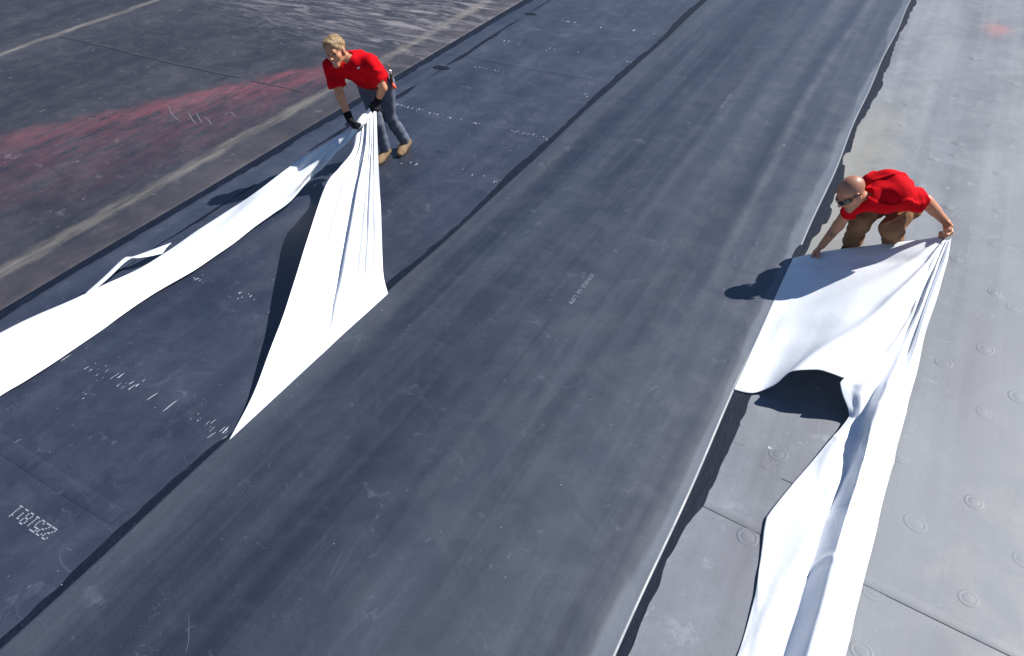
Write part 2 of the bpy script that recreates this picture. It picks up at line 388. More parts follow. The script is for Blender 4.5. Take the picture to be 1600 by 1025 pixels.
ragged('adhesive_band', ab, z_ab, -3, 30, lambda y: 0*y+XA+0.003, lambda y: XA+0.095+0.004*y, 0.0, 0.018, 23, M['band'])
wl_z = lambda X, Y: 0.004*wl1(np.stack([X, Y], -1))
for k, (y0, y1, w) in enumerate(((1.2, 3.0, 0.03), (3.1, 4.6, 0.03), (5.4, 6.4, 0.05), (6.9, 7.55, 0.07), (7.9, 10.6, 0.06), (10.7, 14.5, 0.035))):
    ragged('adhesive_streak', ab, z_ab, y0, y1, lambda y: -5.87-w*0.5*np.sin(np.pi*(y-y0)/(y1-y0))+0.02*np.sin(y), lambda y: -5.87+w*0.5*np.sin(np.pi*(y-y0)/(y1-y0))+0.02*np.sin(y), 0.012, 0.015, 30+k, M['band'])
for k, (px, py, w, l) in enumerate(((683, 106, 0.20, 0.13), (832, 24, 0.26, 0.12), (545, 195, 0.16, 0.10))):
    c = at(px, py); ragged('adhesive_patch', ab, z_ab, c[1]-l/2, c[1]+l/2, lambda y: c[0]-w/2*np.sqrt(np.clip(1-((y-c[1])/(l/2))**2, 0, 1)), lambda y: c[0]+w/2*np.sqrt(np.clip(1-((y-c[1])/(l/2))**2, 0, 1)), 0.06, 0.11, 50+k, M['band'], 0.010, 0.0055)

# laps that cross the sheets
def cross_lap(parent, zf, x0, x1, yf, width, mat, lift=0.0035):
    xs = np.arange(x0, x1+0.001, 0.06); v = []
    prof = ((-0.5, 0.0), (-0.42, 1.0), (0.0, 1.15), (0.42, 1.0), (0.5, 0.0))
    for x in xs:
        ww = width*(0.75+0.35*math.sin(7*x)+0.25*math.sin(19*x+1)) if mat is M['lap_dark'] else width
        for s, h in prof:
            y = yf(x)+s*ww; v.append((x, y, zf(np.array(x), np.array(y))+0.0008+lift*h))
    return mesh_obj('cross_lap', v, grid_faces(len(prof), len(xs)), mat, parent, smooth=True)
cross_lap(ab, z_ab, XA+0.1, XB-0.1, lambda x: 8.72+0.012*math.sin(3*x), 0.12, M['roof_ab'], 0.0015)
cross_lap(ab, z_ab, XA+0.1, XB-0.1, lambda x: 1.02+0.012*math.sin(2*x), 0.12, M['roof_ab'])
cross_lap(right, z_right, XC+0.1, 6, lambda x: 2.86-0.09*(x+0.4), 0.07, M['roof_right'], 0.0016)
cross_lap(right, z_right, XC+0.1, 6, lambda x: 2.825-0.09*(x+0.4), 0.008, M['lap_grey'], 0.002)
cross_lap(right, z_right, 0.02, 0.35, lambda x: 3.28-0.05*(x+0.4), 0.010, M['lap_grey'], 0.002)
cross_lap(left, wl_z, -12.4, -8.3, lambda x: 6.72+0.02*math.sin(1.5*x), 0.05, M['lap_dark'], 0.004)
cross_lap(left, wl_z, -8.1, -7.1, lambda x: 6.70+0.02*math.sin(1.5*x), 0.03, M['lap_dark'], 0.003)

# round bumps where fastener plates press up through the rubber
def bump_mesh(r, h, mat, name):
    prof = [(0, 0.75), (0.42, 0.8), (0.55, 0.55), (0.66, 0.12), (0.76, 0.5), (0.86, 0.55), (1.0, 0.0)]; n = 20
    v = [(0, 0, h*prof[0][1])]; f = []
    for q, z in prof[1:]: v += [(r*q*math.cos(2*math.pi*k/n), r*q*math.sin(2*math.pi*k/n), h*z) for k in range(n)]
    f += [(0, 1+k, 1+(k+1) % n) for k in range(n)]
    for a in range(len(prof)-2):
        f += [(1+a*n+k, 1+(a+1)*n+k, 1+(a+1)*n+(k+1) % n, 1+a*n+(k+1) % n) for k in range(n)]
    me = bpy.data.meshes.new(name); me.from_pydata(v, [], f); me.materials.append(mat)
    me.polygons.foreach_set('use_smooth', [True]*len(me.polygons)); return me
bm_r = bump_mesh(0.062, 0.0075, M['roof_right'], 'fastener_plate'); bm_a = bump_mesh(0.062, 0.0045, M['roof_ab'], 'fastener_plate')
RIGHT_BUMPS = [(1538, 643), (1418, 662), (1407, 716), (1522, 784), (1430, 817), (1597, 874), (1364, 923), (1513, 935), (1346, 1018), (1216, 709), (1168, 839), (1495, 404), (1540, 545), (1475, 566),
    (1554, 456), (1554, 380), (1409, 195), (1469, 219), (1497, 223), (1459, 248), (1491, 242), (1510, 285), (1562, 270), (1437, 289), (1418, 163), (1454, 68), (1547, 195), (1590, 219), (1521, 90), (1559, 328),
    (1480, 322), (1585, 130), (1466, 125), (1500, 150), (1592, 620), (1585, 480), ]
for px, py in RIGHT_BUMPS:
    c = at(px, py, 0.012); o = link(bpy.data.objects.new('fastener_plate', bm_r), right)
    o.location = (c[0], c[1], float(z_right(c[0], c[1]))+0.0006+(0.004 if px < 1120 else 0)); s = random.uniform(0.8, 1.12); o.scale = (s*random.uniform(0.9, 1.1), s*random.uniform(0.9, 1.1), random.uniform(0.25, 0.85)*(0.9 if py < 350 else 0.68)); o.rotation_euler[2] = random.uniform(0, 6)
for px, py in [(280, 457), (212, 569), (36, 625), (309, 632), (410, 530), (740, 150), (820, 185), (690, 235), (120, 720), (760, 300), (640, 330)]:
    c = at(px, py, 0.012); o = link(bpy.data.objects.new('fastener_plate', bm_a), ab)
    o.location = (c[0], c[1], float(z_ab(c[0], c[1]))+0.0006); s = random.uniform(0.8, 1.1); o.scale = (s, s, random.uniform(0.6, 1.0))

# white paint flecks, in rows across the sheet
def flecks(rows, parent, zf, seed):
    r = random.Random(seed); v, f = [], []
    for x0, y0, x1, y1, n, lmin, lmax, wd, spread in rows:
        a = at(x0, y0, 0.012); b = at(x1, y1, 0.012)
        for k in range(max(1, int(n*0.34))):
            t = r.random(); x = a[0]+(b[0]-a[0])*t+r.gauss(0, 0.008); y = a[1]+(b[1]-a[1])*t+r.gauss(0, spread)
            l = (lmin+(lmax-lmin)*r.random()**1.8)*0.5; w = wd*r.uniform(0.22, 0.75)*0.5; tilt = r.uniform(-0.15, 0.15); i = len(v)
            ring = [(0, -l), (w, -l*0.5), (w*0.7, l*0.6), (0, l), (-w, l*0.3), (-w*0.8, -l*0.6)]
            for dx, dy in ring:
                X = x+dx+dy*tilt; Y = y+dy; v.append((X, Y, float(zf(np.array(X), np.array(Y)))+0.0016))
            f.append(tuple(range(i, i+6)))
    return tag(mesh_obj('paint_flecks', v, f, M['fleck'], parent), kind='stuff')
flecks([(620, 163, 706, 185, 70, 0.015, 0.05, 0.014, 0.012), (735, 190, 762, 197, 16, 0.015, 0.05, 0.012, 0.012), (793, 202, 868, 219, 46, 0.015, 0.05, 0.012, 0.012), (720, 186, 870, 220, 16, 0.01, 0.03, 0.01, 0.05),
        (850, 28, 905, 36, 22, 0.02, 0.07, 0.016, 0.015), (940, 41, 1000, 49, 12, 0.02, 0.06, 0.02, 0.02), (1015, 51, 1038, 56, 7, 0.02, 0.06, 0.02, 0.02),
        (782, 62, 836, 70, 14, 0.02, 0.08, 0.02, 0.03), (850, 78, 912, 82, 12, 0.02, 0.08, 0.02, 0.05), (949, 89, 990, 95, 10, 0.02, 0.08, 0.018, 0.03), (740, 104, 822, 119, 40, 0.01, 0.05, 0.012, 0.012),
        (904, 128, 962, 137, 14, 0.01, 0.05, 0.012, 0.02), (905, 148, 935, 152, 14, 0.02, 0.05, 0.014, 0.06), (623, 256, 662, 256, 18, 0.02, 0.06, 0.014, 0.025), (700, 235, 712, 240, 5, 0.01, 0.03, 0.012, 0.03),
        (710, 266, 792, 288, 20, 0.01, 0.05, 0.012, 0.03), (124, 565, 160, 580, 26, 0.01, 0.05, 0.008, 0.03), (160, 582, 217, 608, 44, 0.01, 0.09, 0.009, 0.03), (180, 585, 190, 592, 8, 0.03, 0.10, 0.013, 0.02), (125, 613, 140, 620, 12, 0.01, 0.03, 0.007, 0.02),
        (98, 561, 106, 555, 2, 0.10, 0.14, 0.010, 0.01), (236, 620, 238, 619, 2, 0.10, 0.12, 0.010, 0.005), (265, 635, 267, 634, 2, 0.13, 0.16, 0.010, 0.005), (290, 648, 335, 670, 20, 0.01, 0.07, 0.009, 0.03), (325, 655, 362, 690, 34, 0.01, 0.09, 0.010, 0.05),
        (298, 430, 330, 446, 20, 0.01, 0.05, 0.010, 0.03), (370, 458, 398, 470, 26, 0.01, 0.07, 0.012, 0.03), (405, 480, 420, 488, 5, 0.01, 0.05, 0.01, 0.03), (60, 895, 78, 905, 8, 0.01, 0.05, 0.006, 0.05), (5, 895, 22, 903, 4, 0.01, 0.03, 0.006, 0.03),
        (85, 812, 98, 818, 6, 0.005, 0.02, 0.006, 0.02), (350, 60, 1000, 330, 30, 0.01, 0.03, 0.01, 0.3), (20, 640, 420, 760, 26, 0.004, 0.015, 0.006, 0.3)], ab, z_ab, 5)
flecks([(560, 440, 690, 500, 6, 0.01, 0.03, 0.008, 0.2), (430, 700, 900, 960, 20, 0.005, 0.014, 0.006, 0.4), (900, 560, 1060, 760, 12, 0.006, 0.015, 0.006, 0.4), (80, 930, 100, 1000, 5, 0.006, 0.015, 0.006, 0.1), (900, 100, 1250, 200, 26, 0.01, 0.04, 0.012, 0.6)], bc, lambda X, Y: z_bc(X, Y), 6)
flecks([(1366, 985, 1372, 990, 3, 0.01, 0.03, 0.012, 0.005), (1480, 890, 1490, 900, 3, 0.006, 0.014, 0.006, 0.01), (1200, 700, 1206, 704, 3, 0.01, 0.03, 0.02, 0.005), (1420, 300, 1580, 620, 16, 0.006, 0.02, 0.008, 0.5)], right, z_right, 8)

# ink-jet codes on the rubber: dot-matrix figures
FONT = {'2': '01110 10001 00001 00110 01000 10000 11111', '8': '01110 10001 10001 01110 10001 10001 01110', '1': '00100 01100 00100 00100 00100 00100 01110', '6': '00110 01000 10000 11110 10001 10001 01110',
        '0': '01110 10001 10011 10101 11001 10001 01110', 'L': '10000 10000 10000 10000 10000 10000 11111', 'S': '01111 10000 10000 01110 00001 00001 11110', 'F': '11111 10000 10000 11110 10000 10000 10000',
        'R': '11110 10001 10001 11110 10100 10010 10001', '5': '11111 10000 11110 00001 00001 10001 01110', ' ': '00000 00000 00000 00000 00000 00000 00000', '9': '01110 10001 10001 01111 00001 00010 01100'}
def code(text, start, read, up, pitch, dot, parent, zf, mat, drop=0.0, seed=1):
    r = random.Random(seed); v, f = [], []; read = np.array(read); up = np.array(up)
    for k, ch in enumerate(text):
        for row, bits in enumerate(FONT[ch].split()):
            for c, bit in enumerate(bits):
                if bit == '0' or r.random() < drop: continue
                q = np.array(start)+read*pitch[0]*(k*6+c)+up*pitch[1]*(6-row); i = len(v)
                for a, b in ((-.5, -.5), (.5, -.5), (.5, .5), (-.5, .5)):
                    w = q+read*dot[0]*a+up*dot[1]*b; v.append((w[0], w[1], float(zf(np.array(w[0]), np.array(w[1])))+0.0022))
                f.append((i, i+1, i+2, i+3))
    return mesh_obj('printed_code', v, f, mat, parent)
s0 = at(926, 432); e0 = at(888, 478); pt = (s0[1]-e0[1])/(15*6)
code('2281812 60 LSFR', (s0[0]-0.014, s0[1]), (0, -1), (1, 0), (pt, pt*0.95), (pt*0.95, pt*0.9), bc, z_bc, M['print'], 0.05, 2)
s1 = at(1143, 150)
code('2281812 60 LSFR', (s1[0]-0.02, s1[1]), (0, -1), (1, 0), (pt, pt*1.1), (pt*0.9, pt*0.9), bc, z_bc, M['print'], 0.25, 3)
s2 = at(71, 846); e2 = at(9, 808); p2 = (s2[0]-e2[0])/(7*6-1)
code('2251811', (s2[0], s2[1]+0.085), (-1, 0), (0, -1), (p2, 0.0135), (p2*1.15, 0.0095), ab, z_ab, M['print_white'], 0.05, 4)

def scribble(pts, w, parent, zf, mat, name='chalk_scribble'):
    c = catmull([at(*p)[:2] for p in pts], 10*len(pts)); d = np.gradient(c, axis=0); d /= np.linalg.norm(d, axis=1)[:, None]+1e-9; n = np.stack([-d[:, 1], d[:, 0]], -1)
    v = []
    for k, p in enumerate(c):
        ww = w*math.sin(math.pi*(k+0.5)/len(c))**0.5
        for s in (-.5, .5): q = p+n[k]*ww*s; v.append((q[0], q[1], float(zf(np.array(q[0]), np.array(q[1])))+0.0018))
    return mesh_obj(name, v, grid_faces(2, len(c)), mat, parent)
scribble([(1196, 717), (1190, 726), (1193, 732), (1200, 731), (1204, 724), (1203, 717)], 0.006, right, z_right, M['chalk'])
scribble([(1210, 724), (1207, 732), (1204, 739)], 0.006, right, z_right, M['chalk'])
scribble([(1209, 728), (1214, 727), (1216, 731), (1213, 739)], 0.006, right, z_right, M['chalk'])
scribble([(1136, 690), (1150, 693), (1163, 698)], 0.007, right, z_right, M['chalk'])
scribble([(1199, 699), (1203, 702), (1206, 704)], 0.014, right, z_right, M['fleck'])
scribble([(0, 712), (15, 702), (32, 688)], 0.008, ab, z_ab, M['chalk'])
for pts in ([(262, 163), (270, 180), (284, 191)], [(294, 174), (300, 186), (307, 195)], [(306, 175), (312, 186), (316, 193)], [(318, 182), (326, 188), (331, 196)], [(350, 180), (360, 175), (368, 182)]):
    scribble(pts, 0.008, left, wl_z, M['chalk'], 'scratch')
for pts in ([(650, 475), (680, 487), (700, 492)], [(922, 668), (928, 655), (930, 640)], [(292, 1025), (297, 1000), (297, 960)]):
    scribble(pts, 0.005, bc, z_bc, M['dull'], 'scratch')

# ------------------------------------------------------------------ white release film
def film_part(name, G, parent, base):
    nv, nu = G.shape[:2]
    o = mesh_obj(name, G.reshape(-1, 3), grid_faces(nu, nv), M['film'], parent, base, smooth=True)
    md = o.modifiers.new('thickness', 'SOLIDIFY'); md.thickness = 0.0012; md.offset = 0
    return o
def normals(G):
    du = np.gradient(G, axis=1); dv = np.gradient(G, axis=0); n = np.cross(du, dv); n /= np.linalg.norm(n, axis=-1)[..., None]+1e-12
    return np.where(n[..., 2:3] < 0, -n, n)

# --- film pulled by the worker in grey trousers
f1 = np.array([-4.7, 4.2, 0.0]); film1 = empty('release_film', f1)
tag(film1, 'white release film pulled from the middle seam by the worker in grey trousers', 'plastic film')
HL = at(588, 172, 0.70); HR = at(557, 204, 0.60)
P0 = np.array([XB+0.02, at(361, 695)[1], 0.02]); P1 = np.array([XB+0.02, at(605.5, 463)[1], 0.02])
NV, NU = 110, 150
Lc = catmull([P0]+[on_line(x, y, P0, HR) for x, y in ((395, 617), (420, 552), (447, 480), (480, 375), (509, 290), (530, 262), (551, 232))]+[HR], NV)
Rc = catmull([P1]+[on_line(x, y, P1, HL) for x, y in ((598.5, 425), (596, 363), (593, 300), (590.5, 238))]+[HL], NV)
v_ = np.linspace(0, 1, NV)[:, None]; u_ = np.linspace(0, 1, NU)[None, :]
bot = np.stack([XB+0.03+0*u_[0], P0[1]+(P1[1]-P0[1])*u_[0], 0.020+0*u_[0]], -1)
G = Lc[:, None]*(1-u_[..., None])+Rc[:, None]*u_[..., None]
def pleats(u, v):
    h = 0*u*v
    for u0, w, tail, a in ((0.30, 0.03, 0.10, 0.35), (0.55, 0.016, 0.16, 1.0), (0.72, 0.02, 0.07, 0.4), (0.80, 0.014, 0.06, 0.35), (0.90, 0.02, 0.05, 0.4)):
        uc = u0+0.02*np.sin(3*v+u0*9); h = h+a*sstep(-w, w, u-uc)*np.exp(-np.clip(u-uc, 0, None)/tail)
    h = h+0.08*np.sin(23*u+2*np.sin(4*v)+9*u*u)+0.04*np.sin(57*u+1.2+3*np.sin(2*v+5*u))
    return h
amp = 0.075*np.sin(np.pi*np.clip(v_*0.86+0.02, 0, 1))**0.9*np.clip(v_*3, 0, 1)
G = G+normals(G)*(pleats(u_, v_)*amp)[..., None]
wv = Waves(10, 6, 22, 31); G = G+normals(G)*(0.006*wv(G)*np.clip(v_*4, 0, 1)*(1-v_*0.6))[..., None]
# sag between the seam and the hand
G[..., 2] -= 0.05*np.sin(np.pi*v_)*np.sin(np.pi*u_)
G[..., 2] = np.maximum(G[..., 2], 0.019)
film_part('raised_film', G, film1, f1)
# tail trailing off along the roof
up = [(-260, 660, 0.025), (-120, 585, 0.03), (0, 520, 0.03), (60, 491, 0.035), (133, 459, 0.03), (205, 425, 0.03), (256, 396, 0.035), (296, 368, 0.04), (354, 330, 0.10), (405, 297, 0.23), (464, 251, 0.38), (505, 227, 0.47), (530, 211, 0.53), (552, 197, 0.59), (564, 182, 0.67), (579, 170, 0.72)]
lo = [(-260, 770, 0.02), (-120, 692, 0.02), (0, 619, 0.022), (48, 591, 0.03), (148, 523, 0.025), (190, 493, 0.03), (236, 461, 0.035), (302, 424, 0.035), (377, 369, 0.045), (424, 336, 0.06), (452, 316, 0.09), (489, 276, 0.20), (517, 250, 0.35), (553, 214, 0.55), (570, 200, 0.64), (583, 182, 0.70)]
A = catmull([at(*p) for p in up], 190); B = catmull([at(*p) for p in lo], 190)
nu2 = 46; uu = np.linspace(0, 1, nu2)[None, :, None]; G = A[:, None]*(1-uu)+B[:, None]*uu
tt = np.linspace(0, 1, 190)[:, None]; u2 = np.linspace(0, 1, nu2)[None, :]
lift = np.clip(G[..., 2].mean(1)/0.3, 0.06, 1)[:, None]
wrk = Waves(12, 5, 26, 44)(G*np.array([1.0, 0.55, 1]))
h = 0.030*lift*np.sin(u2*9+5*tt*6)*np.sin(np.pi*u2)+0.012*(0.35+lift)*wrk+0.035*np.sin(np.pi*u2)*(0.3+0.7*np.sin(9*tt)**2)*(1-lift*0.5)
crk = Waves(10, 30, 80, 46)(G); h = h+0.004*np.sign(crk)*np.abs(crk)**0.6*sstep(0.55, 0.8, tt)
G = G+normals(G)*h[..., None]; G[..., 2] = np.maximum(G[..., 2], 0.019)
film_part('trailing_film', G, film1, f1)
ou = catmull([at(*p) for p in ((130, 461, 0.03), (162, 432, 0.08), (192, 404, 0.12), (206, 401, 0.12), (232, 392, 0.10), (268, 379, 0.06))], 50)
inn = catmull([at(*p) for p in ((145, 456, 0.03), (170, 434, 0.08), (199, 407, 0.115), (218, 403, 0.115), (236, 400, 0.09), (254, 396, 0.05))], 50)
G = np.stack([ou, (ou+inn)/2+np.array([0, 0, 0.008]), inn], 1); film_part('torn_strip', G, film1, f1)

# --- film pulled by the bald worker
f2 = np.array([0.3, 4.4, 0.0]); film2 = empty('release_film', f2)
tag(film2, 'wide white release film lifted from the right seam by the bald worker', 'plastic film')
HAND2 = at(1480, 368, 0.47)
top = catmull([np.array([XC-0.02, at(1236, 406)[1], 0.02]), at(1266, 398, 0.09), at(1325, 388.5, 0.19), at(1395, 380, 0.31), at(1440, 374, 0.40), HAND2], 90)
free = catmull([np.array([XC-0.02, at(1150, 613.5)[1], 0.02]), at(1173, 613.7, 0.03), at(1196, 607, 0.06), at(1219.5, 597, 0.15), at(1243, 582, 0.25), at(1274, 578, 0.29), at(1296, 582, 0.30), at(1319, 591, 0.27)], 90)
lft = catmull([free[0], top[0]], 90)
rgt = catmull([free[-1], at(1362, 562, 0.27), at(1397, 530, 0.29), at(1425, 480, 0.33), at(1455, 425, 0.39), HAND2], 90)
u = np.linspace(0, 1, 90)[None, :, None]; v = np.linspace(0, 1, 90)[:, None, None]
G = (1-v)*free[None]+v*top[None]+(1-u)*lft[:, None]+u*rgt[:, None]-((1-u)*(1-v)*free[0]+u*(1-v)*free[-1]+(1-u)*v*top[0]+u*v*top[-1])
u1, v1 = u[..., 0], v[..., 0]
ang = np.arctan2(1-v1+0.02, 1-u1+0.02)                                  # folds fan out from the gripping hand
edge0 = np.clip(6*u1, 0, 1)
h = 0.006*np.sin(11*ang+0.5)*edge0*np.clip(3*(1-u1+1-v1), 0, 1)+0.05*sstep(0.90, 0.97, v1)*np.sin(np.pi*v1)**0.5*0.0
h = h-0.020*np.exp(-((v1-0.86-0.06*(1-u1))/0.035)**2)*edge0*(1-u1)**0.3            # fold below the top edge
h = h+0.020*np.exp(-((ang-1.10)/0.08)**2)*edge0+0.012*np.exp(-((ang-0.62)/0.10)**2)*edge0
h = h+0.004*Waves(10, 8, 24, 51)(G)*edge0
G = G+normals(G)*h[..., None]; G[..., 2] = np.maximum(G[..., 2], 0.019)
film_part('raised_film', G, film2, f2)
# long folded tail coming towards the camera; each row runs from the right edge to the left edge
rows = [
 [(1487, 372, .46), (1485, 374, .475), (1482, 375, .465), (1480, 376, .475), (1478, 376, .46), (1476, 375, .465), (1474, 374, .45), (1473, 373, .46)],
 [(1481, 410, .36), (1475, 410, .40), (1469, 410, .37), (1465, 411, .41), (1461, 412, .38), (1456, 413, .40), (1452, 414, .375), (1448, 415, .375)],
 [(1457, 482, .22), (1449, 482, .29), (1442, 484, .25), (1437, 486, .30), (1431, 489, .25), (1425, 492, .30), (1417, 497, .28), (1408, 502, .29)],
 [(1441, 545, .11), (1430, 545, .20), (1420, 547, .15), (1410, 550, .22), (1398, 554, .20), (1385, 560, .27), (1366, 566, .25), (1346, 573, .25)],
 [(1428, 595, .05), (1414, 597, .15), (1401, 599, .14), (1388, 601, .23), (1370, 601, .17), (1352, 600, .23), (1332, 600, .22), (1312, 598, .255)],
 [(1413, 655, .03), (1397, 655, .12), (1382, 656, .11), (1366, 657, .19), (1349, 656, .09), (1340, 655, .07), (1333, 653, .06), (1327, 650, .06)],
 [(1400, 706, .02), (1382, 706, .09), (1364, 707, .12), (1352, 708, .18), (1334, 708, .05), (1318, 708, .04), (1302, 706, .05), (1284, 703, .028)],
 [(1386, 760, .02), (1368, 760, .08), (1350, 760, .13), (1337, 760, .17), (1315, 760, .03), (1299, 760, .07), (1269, 758, .045), (1238, 757, .024)],
 [(1373, 812, .02), (1353, 812, .08), (1332, 813, .14), (1318, 814, .155), (1289, 814, .03), (1274, 814, .08), (1236, 812, .045), (1198, 808, .026)],
 [(1361, 862, .02), (1338, 862, .07), (1318, 862, .14), (1304, 863, .155), (1274, 864, .025), (1250, 864, .075), (1219, 862, .04), (1190, 860, .022)],
 [(1345, 928, .02), (1320, 928, .08), (1298, 930, .15), (1286, 932, .155), (1253, 933, .025), (1211, 933, .06), (1194, 932, .035), (1180, 930, .022)],
 [(1321, 1025, .02), (1296, 1025, .08), (1274, 1026, .15), (1260, 1027, .155), (1223, 1027, .025), (1180, 1026, .05), (1163, 1025, .035), (1153, 1023, .024)],
 [(1287, 1160, .02), (1262, 1160, .07), (1240, 1160, .13), (1226, 1160, .16), (1192, 1160, .025), (1140, 1158, .04), (1112, 1156, .03), (1092, 1154, .03)],
 [(1235, 1360, .02), (1205, 1360, .05), (1185, 1360, .08), (1170, 1360, .09), (1130, 1360, .025), (1060, 1355, .03), (1030, 1352, .03), (1005, 1350, .03)]]
R3 = np.array([[at(*p) for p in r] for r in rows])
def linear(P, n):
    P = np.asarray(P, float); t = np.linspace(0, len(P)-1, n); i = np.minimum(t.astype(int), len(P)-2); f = (t-i).reshape((-1,)+(1,)*(P.ndim-1)); return P[i]*(1-f)+P[i+1]*f
G = 0.45*catmull(R3, 240)+0.55*linear(R3, 240); G = np.array([0.5*catmull(r, 90)+0.5*linear(r, 90) for r in G])
tt = np.linspace(0, 1, 240)[:, None]; u2 = np.linspace(0, 1, 90)[None, :]
wr1 = Waves(12, 10, 34, 61)(G*np.array([1.5, 0.5, 1])); wr2 = Waves(12, 28, 70, 62)(G*np.array([1.2, 0.5, 1]))
zone = np.exp(-((tt-0.40)/0.13)**2)*sstep(0.2, 0.45, u2)*sstep(1.0, 0.8, u2)
wr3 = Waves(9, 5, 12, 63)(G*np.array([1.6, 0.45, 1])); crease = np.exp(-(wr3/0.10)**2)
h = 0.005*wr1+0.007*crease*sstep(0.25, 0.5, tt)+zone*(0.010*wr1+0.006*np.sign(wr2)*np.abs(wr2)**0.6)
G = G+normals(G)*h[..., None]; G[..., 2] = np.maximum(G[..., 2], 0.0185)
film_part('trailing_film', G, film2, f2)

# ------------------------------------------------------------------ people: smooth implicit bodies
class Cap:
    """tapered capsule; kd < 1 widens it along the axis wide; cuts = (point, normal) keep the side behind the normal"""
    def __init__(s, a, b, ra, rb, wide=None, kw=1.0, cuts=(), wr=0.0, fr=60, ph=0.0):
        s.a, s.b = np.asarray(a, float), np.asarray(b, float); s.ra, s.rb = ra, rb; s.wide = None if wide is None else unit(wide); s.kw = kw; s.cuts = cuts; s.wr, s.fr, s.ph = wr, fr, ph
    def bounds(s):
        m = max(s.ra, s.rb)*max(1, s.kw); return np.minimum(s.a, s.b)-m, np.maximum(s.a, s.b)+m
    def d(s, P):
        ab = s.b-s.a; L2 = ab.dot(ab)+1e-12; q = P-s.a; t = np.clip((q@ab)/L2, 0, 1); r = q-t[..., None]*ab
        if s.wide is not None:
            w = r@s.wide; r = r-(w*(1-1/s.kw))[..., None]*s.wide
        d = np.sqrt((r*r).sum(-1))-(s.ra+(s.rb-s.ra)*t)
        if s.wr:
            ax = ab/math.sqrt(L2); k = unit(np.cross(ax, (0.31, 0.55, 0.77))); al = q@ax; sd = q@k; sd2 = q@np.cross(ax, k)
            d = d+s.wr*(np.sin(s.fr*al+26*sd+s.ph)*np.sin(0.31*s.fr*al+22*sd2+2*s.ph)+0.6*np.sin(s.fr*1.9*al-41*sd2+2*s.ph)*np.sin(0.5*s.fr*al-30*sd+s.ph))
        for p, n in s.cuts: d = np.maximum(d, (P-np.asarray(p))@unit(n))
        return d
class Ell:
    def __init__(s, c, axes, radii, cuts=()):
        s.c = np.asarray(c, float); s.ax = np.array([unit(a) for a in axes]); s.r = np.asarray(radii, float); s.cuts = cuts
    def bounds(s): m = s.r.max(); return s.c-m, s.c+m
    def d(s, P):
        q = (P-s.c)@s.ax.T/s.r; k = np.sqrt((q*q).sum(-1)); g = np.sqrt(((q/s.r)**2).sum(-1))+1e-9
        d = k*(k-1)/g
        for p, n in s.cuts: d = np.maximum(d, (P-np.asarray(p))@unit(n))
        return d
def smin(a, b, k):
    h = np.clip(k-np.abs(a-b), 0, None)/k; return np.minimum(a, b)-h*h*k*0.25
def smax(a, b, k): return -smin(-a, -b, k)
